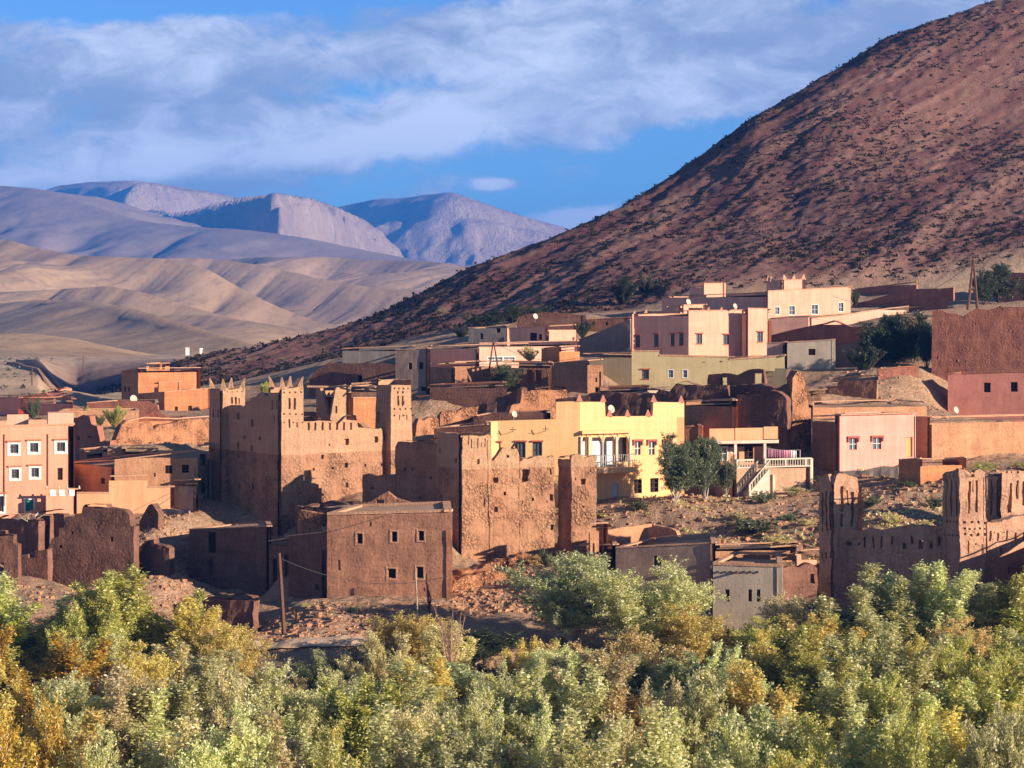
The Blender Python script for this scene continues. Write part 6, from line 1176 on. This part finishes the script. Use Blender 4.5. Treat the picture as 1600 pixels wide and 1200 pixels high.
def rows():
    seq1 = ['golden', 'green', 'golden', 'silver', 'yellow', 'tan', 'silver', 'silver', 'tan', 'silver', 'grey', 'yellow', 'grey', 'silver', 'silver', 'tan', 'silver', 'grey', 'silver', 'yellow', 'green', 'silver', 'silver', 'yellow', 'green', 'green', 'silver']
    top1 = [985, 1010, 1000, 1000, 1005, 1010, 1025, 1035, 1045, 1040, 1040, 1030, 1045, 1030, 1015, 1020, 1030, 1025, 1010, 990, 985, 995, 985, 1000, 1000, 985, 985]
    for i, px in enumerate(range(-40, 1660, 65)): TREES.append((px+((i*37) % 22)-11, top1[i]+(14 if 370 < px < 600 else 0), 139+(i*5) % 9, 108, ['plume', 'shrub', 'plume', 'round', 'plume'][(i*7) % 5], seq1[i], 1))
    seq2 = ['yellow', 'yellow', 'silver', 'tan', 'silver', 'silver', 'tan', 'silver', 'grey', 'green', 'silver', 'grey', 'silver', 'silver', 'silver', 'orange', 'tan', 'silver', 'yellow', 'green', 'silver', 'green', 'yellow', 'silver', 'green', 'green', 'silver']
    for i, px in enumerate(range(-20, 1660, 66)): TREES.append((px+((i*53) % 24)-12, 1042+((i*29) % 40), 124+(i*7) % 7, 118, ['plume', 'round', 'plume', 'shrub', 'plume'][(i*3) % 5], seq2[i], 2))
    seq3 = ['golden', 'golden', 'yellow', 'silver', 'tan', 'silver', 'tan', 'green', 'silver', 'tan', 'grey', 'silver', 'silver', 'tan', 'silver', 'silver', 'grey', 'green', 'silver', 'green', 'yellow', 'silver', 'green']
    top3 = [1100, 1108, 1120, 1145, 1130, 1110, 1125, 1135, 1120, 1110, 1140, 1100, 1120, 1135, 1120, 1125, 1110, 1130, 1120, 1105, 1125, 1115, 1120]
    for i, px in enumerate(range(-30, 1680, 76)): TREES.append((px+((i*41) % 24)-12, top3[i], 104+(i*3) % 7, 132, ['plume', 'shrub', 'plume', 'round'][(i*3) % 4], seq3[i], 3))
rows()
for i, (px, tp, Y, w, kd, lf, rw) in enumerate(TREES):
    land = next(l for lim, l in LAND if px <= lim); nm, sh = KINDN[kd]; lab = f'{sh} {COLN[lf]} {nm} in the {ROWN[rw].replace(" against the bank", "").replace(" along the bottom", "")}, below {land}'
    for alt in ({'upright': 'slender', 'rounded': 'wide', 'bushy': 'low'}[sh], {'upright': 'narrow', 'rounded': 'domed', 'bushy': 'dense'}[sh]):
        if lab in LABELS: lab = f'{alt} '+lab.split(' ', 1)[1]
    LABELS[lab] = LABELS.get(lab, 0)+1
    plant(f'{nm}_tree', lab, nm, px, tp, Y, w, kd, lf, i % 3, 'riverside trees in front of the village')
DUP = [k for k, v in LABELS.items() if v > 1]
if DUP: print('DUPLICATE', DUP)
# bare tree
def bare(label, px, py0, py1, Y, w):
    rt = root('bare_tree', P(px, py0, Y), label, 'tree'); rg = random.Random(int(px)); m = MB(); b0 = P(px, py0, Y); H = Z(py1, Y)-Z(py0, Y)
    for k in range(9):
        a = rg.uniform(0, 6.28); t_ = rg.uniform(.05, .3); tip = b0+Vector((math.cos(a)*t_*H, math.sin(a)*t_*H, H*rg.uniform(.75, 1))); mid = b0+(tip-b0)*.5+Vector((rg.uniform(-.2, .2), 0, 0)); m.tube([b0, mid, tip], .06, .015, 4)
        for j in range(7): s = .35+.6*j/7; q = b0+(tip-b0)*s; m.tube([q, q+Vector((rg.uniform(-.5, .5), rg.uniform(-.4, .4), rg.uniform(.3, .8)))], .02, .008, 3)
    m.build('trunk', M_['twig'], rt)
bare('bare reddish twiggy tree without leaves among the dark willows', 705, 1060, 948, 149, 60); bare('small bare twiggy tree above the yellow poplar at left', 335, 1010, 945, 157, 40)
bare('bare whitish twiggy tree low in the riverside thicket', 1030, 1200, 1098, 112, 60)
# trees up in the village
def vt(name, lab, px, top, Y, w, kd, lf, var, base, g=None, bark='barkdark', cat='tree'): plant(name, lab, cat, px, top, Y, w, kd, lf, var, g, base, bark=bark)
vt('olive_tree', 'large grey-green olive tree in front of the yellow house right end', 1056, 680, 199.5, 66, 'round', 'olive', 0, 786, bark='bark')
vt('olive_tree', 'second olive tree, shading the wall left of the terrace stair', 1100, 684, 201, 60, 'round', 'olive', 1, 780, bark='bark')
vt('young_tree', 'small thin-stemmed tree just left of the terrace stair', 1134, 712, 201, 28, 'round', 'olive', 2, 776, bark='bark')
vt('round_tree', 'round green tree beside the pillared mud porch', 789, 570, 254, 44, 'round', 'olive', 1, 612)
vt('small_tree', 'leafy green tree behind the salmon house roof', 52, 622, 268, 32, 'shrub', 'olive', 0, 655)
vt('small_tree', 'light green bush tree on the roofs left of the notched ruin', 178, 634, 252, 32, 'shrub', 'green', 1, 668)
vt('small_tree', 'low green bush tree behind the red broken wall', 154, 648, 250, 26, 'shrub', 'olive', 2, 668)
vt('small_tree', 'tiny green shrub tree by the long pale parapet at left', 133, 635, 270, 18, 'shrub', 'green', 0, 650)
vt('small_tree', 'bright green shrub growing inside the big kasbah behind its left wall', 414, 596, 214, 22, 'shrub', 'green', 1, 625)
vt('autumn_tree', 'thin brownish tree in front of the sunlit peach wall', 828, 541, 266, 34, 'shrub', 'tan', 2, 565)
for i, (px, tp, Y, w, bs, lab) in enumerate(((1362, 505, 266, 55, 582, 'dark tree at the left end of the dark grove by the huge red wall'), (1395, 492, 268, 60, 582, 'dark tree in the middle of the dark grove by the huge red wall'), (1425, 488, 267, 60, 580, 'tallest dark tree of the dark grove by the huge red wall'), (1447, 495, 264, 36, 580, 'dark tree touching the huge red wall'), (1350, 540, 262, 40, 585, 'low dark thorny bush at the foot of the dark grove'))):
    vt('dark_tree', lab, px, tp, Y, w, 'round' if i < 4 else 'shrub', 'dark', i % 3, bs, 'dark trees by the huge red wall')
vt('pine_tree', 'round dark pine beside the A-shaped pole at the upper right, the smaller left one', 1538, 424, 315, 36, 'round', 'dark', 0, 478, 'dark pines at the upper right'); vt('pine_tree', 'larger round dark pine at the upper right, behind the huge red wall', 1562, 412, 318, 46, 'round', 'dark', 1, 478, 'dark pines at the upper right')
vt('pine_tree', 'dark green bush tree at the right frame edge under the hill', 1604, 440, 320, 24, 'round', 'dark', 2, 478, 'dark pines at the upper right')
for i, (px, tp, Y, w, bs, lab) in enumerate(((720, 508, 318, 30, 530, 'small dark tree behind the grey-brown hut'), (758, 486, 324, 60, 515, 'dark tree clump above the grey-brown hut'), (800, 476, 328, 56, 506, 'dark tree clump left of the arched dark roofline'), (838, 474, 332, 40, 500, 'dark tree above the arched dark roofline'), (1337, 452, 322, 18, 478, 'dark shrub tree right of the blue-windowed peach house'), (972, 432, 352, 44, 478, 'dark shrub on the hill foot left of the long dusky rose house'), (1010, 425, 356, 36, 470, 'dark shrub on the hill foot behind the long dusky rose house'), (910, 500, 300, 22, 530, 'dark shrub tree right of the sunlit peach rooftop room'), (1378, 480, 312, 60, 494, 'low hedge-like green tree on the sloping garden wall'))):
    vt('dark_tree', lab, px, tp, Y, w, 'shrub', 'dark', i % 3, bs, 'dark trees along the hill foot')
# spiky bush and dry shrubs on the rubble
ag = root('agave', P(852, 880, 184), 'spiky green agave-like bush at the foot of the lower kasbah ruin', 'bush'); rg = random.Random(5); m = MB()
for k in range(70):
    a = rg.uniform(0, 6.28); e = rg.uniform(.3, 1.4); L_ = rg.uniform(1.0, 1.9); d = Vector((math.cos(a)*math.cos(e), math.sin(a)*math.cos(e), math.sin(e))); b0 = P(852, 884, 184); s = Vector((-math.sin(a), math.cos(a), 0))*.06; t1 = b0+d*L_*.6; t2 = b0+d*L_-Vector((0, 0, .25*L_*math.cos(e)))
    m.quad(b0-s, b0+s, t1+s*.8, t1-s*.8); m.tri(t1-s*.8, t1+s*.8, t2)
m.build('leaves', LM['olive'], ag)
SH = [(935, 797, 199, 14, 6, 'green'), (997, 796, 199, 30, 13, 'olive'), (955, 815, 193, 20, 9, 'green'), (1085, 822, 190, 42, 26, 'tan'), (1085, 846, 184, 46, 26, 'olive'), (1105, 832, 188, 22, 24, 'orange'), (1192, 788, 200, 34, 20, 'olive'), (1175, 828, 190, 60, 24, 'olive'), (1215, 838, 187, 40, 20, 'tan'), (1150, 812, 194, 24, 14, 'tan'), (1240, 775, 203, 30, 14, 'tan'), (1235, 812, 194, 26, 12, 'olive'), (1262, 832, 189, 24, 12, 'tan'), (1145, 850, 184, 26, 12, 'tan'),
      (1362, 795, 194, 26, 18, 'olive'), (1420, 775, 200, 30, 10, 'olive'), (1460, 800, 192, 26, 16, 'olive'), (1398, 822, 186, 26, 16, 'tan'), (1445, 822, 186, 22, 12, 'tan'), (1300, 738, 208, 34, 12, 'olive'), (1536, 740, 210, 36, 18, 'green'), (1595, 735, 211, 26, 12, 'green'), (555, 938, 172, 22, 9, 'tan'), (600, 937, 172, 14, 7, 'tan'), (480, 940, 173, 18, 7, 'tan'), (444, 940, 170, 14, 8, 'tan'), (820, 930, 178, 24, 12, 'tan'), (870, 880, 184, 20, 22, 'tan'), (833, 872, 186, 22, 18, 'orange')]
NEARW = {'green': 'green', 'olive': 'dull green', 'tan': 'dry straw-coloured', 'orange': 'rusty dry'}
for i, (px, py, Y, w, h, lf) in enumerate(SH):
    x = X(px, Y); z = gz(x, Y); spot = 'the rubble slope below the yellow house' if px < 1000 else 'the rubble slope below the terrace' if px < 1280 else 'the slope above the carved ksar wall' if px < 1480 else 'the slope under the tan wall' if px < 1620 and px > 1500 else 'the foreground rubble'
    if px < 700: spot = 'the bank before the two-storey mud house'
    elif px < 900: spot = 'the stone terraces'
    rk = sum(1 for q in SH[:i] if abs(q[0]-px) < 400 and q[5] == lf)
    plant('shrub', f"{'broad' if w > 35 else 'small' if w < 23 else 'rounded'} {NEARW[lf]} shrub on {spot}", 'shrub', px, HY-(z+h/F*Y)/Y*F, Y, w*1.2, 'bush', lf, i % 3, 'dry shrubs on the rubble slopes', HY-(z-.1)/Y*F)
_by = {}
for o in list(COL.objects):
    if o.parent is None and o.name.startswith('shrub'): _by.setdefault(o['label'], []).append(o)
for lab, os_ in _by.items():
    if len(os_) > 1:
        os_.sort(key=lambda o: o.location.x/o.location.y)
        for o, w in zip(os_, ('leftmost', 'second from the left', 'third from the left', 'fourth from the left')): o['label'] = f'{lab}, {w}'
# scrub over the dark hill and plain: too many to count
def scrub(name, label, n, x0, x1, Y0, Y1, smin, smax, seed, mat, msk=True):
    rg = np.random.default_rng(seed); px = rg.uniform(x0, x1, n*3); Y = rg.uniform(Y0, Y1, n*3); x = (px-CX)/F*Y; z = ground_z(x, Y); keep = (hillmask(x, Y) > .5) if msk else (hillmask(x, Y) < .1)
    keep &= (fbm(x/18, Y/18, 3, 5)+rg.uniform(-.25, .25, n*3)) > -.02; x, Y, z = x[keep][:n], Y[keep][:n], z[keep][:n]; n = len(x); k = 8
    s = (smin+(smax-smin)*rg.random(n)**2.2)[:, None, None]; c = np.stack([x, Y, z], 1)[:, None, :]+rg.normal(0, .45, (n, k, 3))*s*np.array([1, 1, .5])+np.array([0, 0, .35])*s
    a = rg.normal(0, 1, (n, k, 3)); a /= np.linalg.norm(a, axis=2)[..., None]; b_ = rg.normal(0, 1, (n, k, 3)); b_ -= a*(a*b_).sum(2)[..., None]; b_ /= np.linalg.norm(b_, axis=2)[..., None]; r = .38*s
    V = np.stack([c-a*r, c-b_*r, c+a*r, c+b_*r], 2).reshape(-1, 3); me = mesh_np(name, V, np.arange(len(V)).reshape(-1, 4), [mat]); o = bpy.data.objects.new(name, me); COL.objects.link(o); tag(o, label, None, None, 'stuff')
scrub('hillside_scrub', 'low dark scrub scattered over the hill', 20000, 150, 1660, 335, 600, .16, .72, 11, LM['scrub'])
scrub('plain_scrub', 'low scrub dotted over the valley floor', 500, -150, 420, 330, 900, .3, 1.2, 12, LM['olive'], False)
scrub('slope_weeds', 'dry weeds between the stones', 1500, 900, 1500, 180, 212, .1, .4, 13, LM['tan'], False)
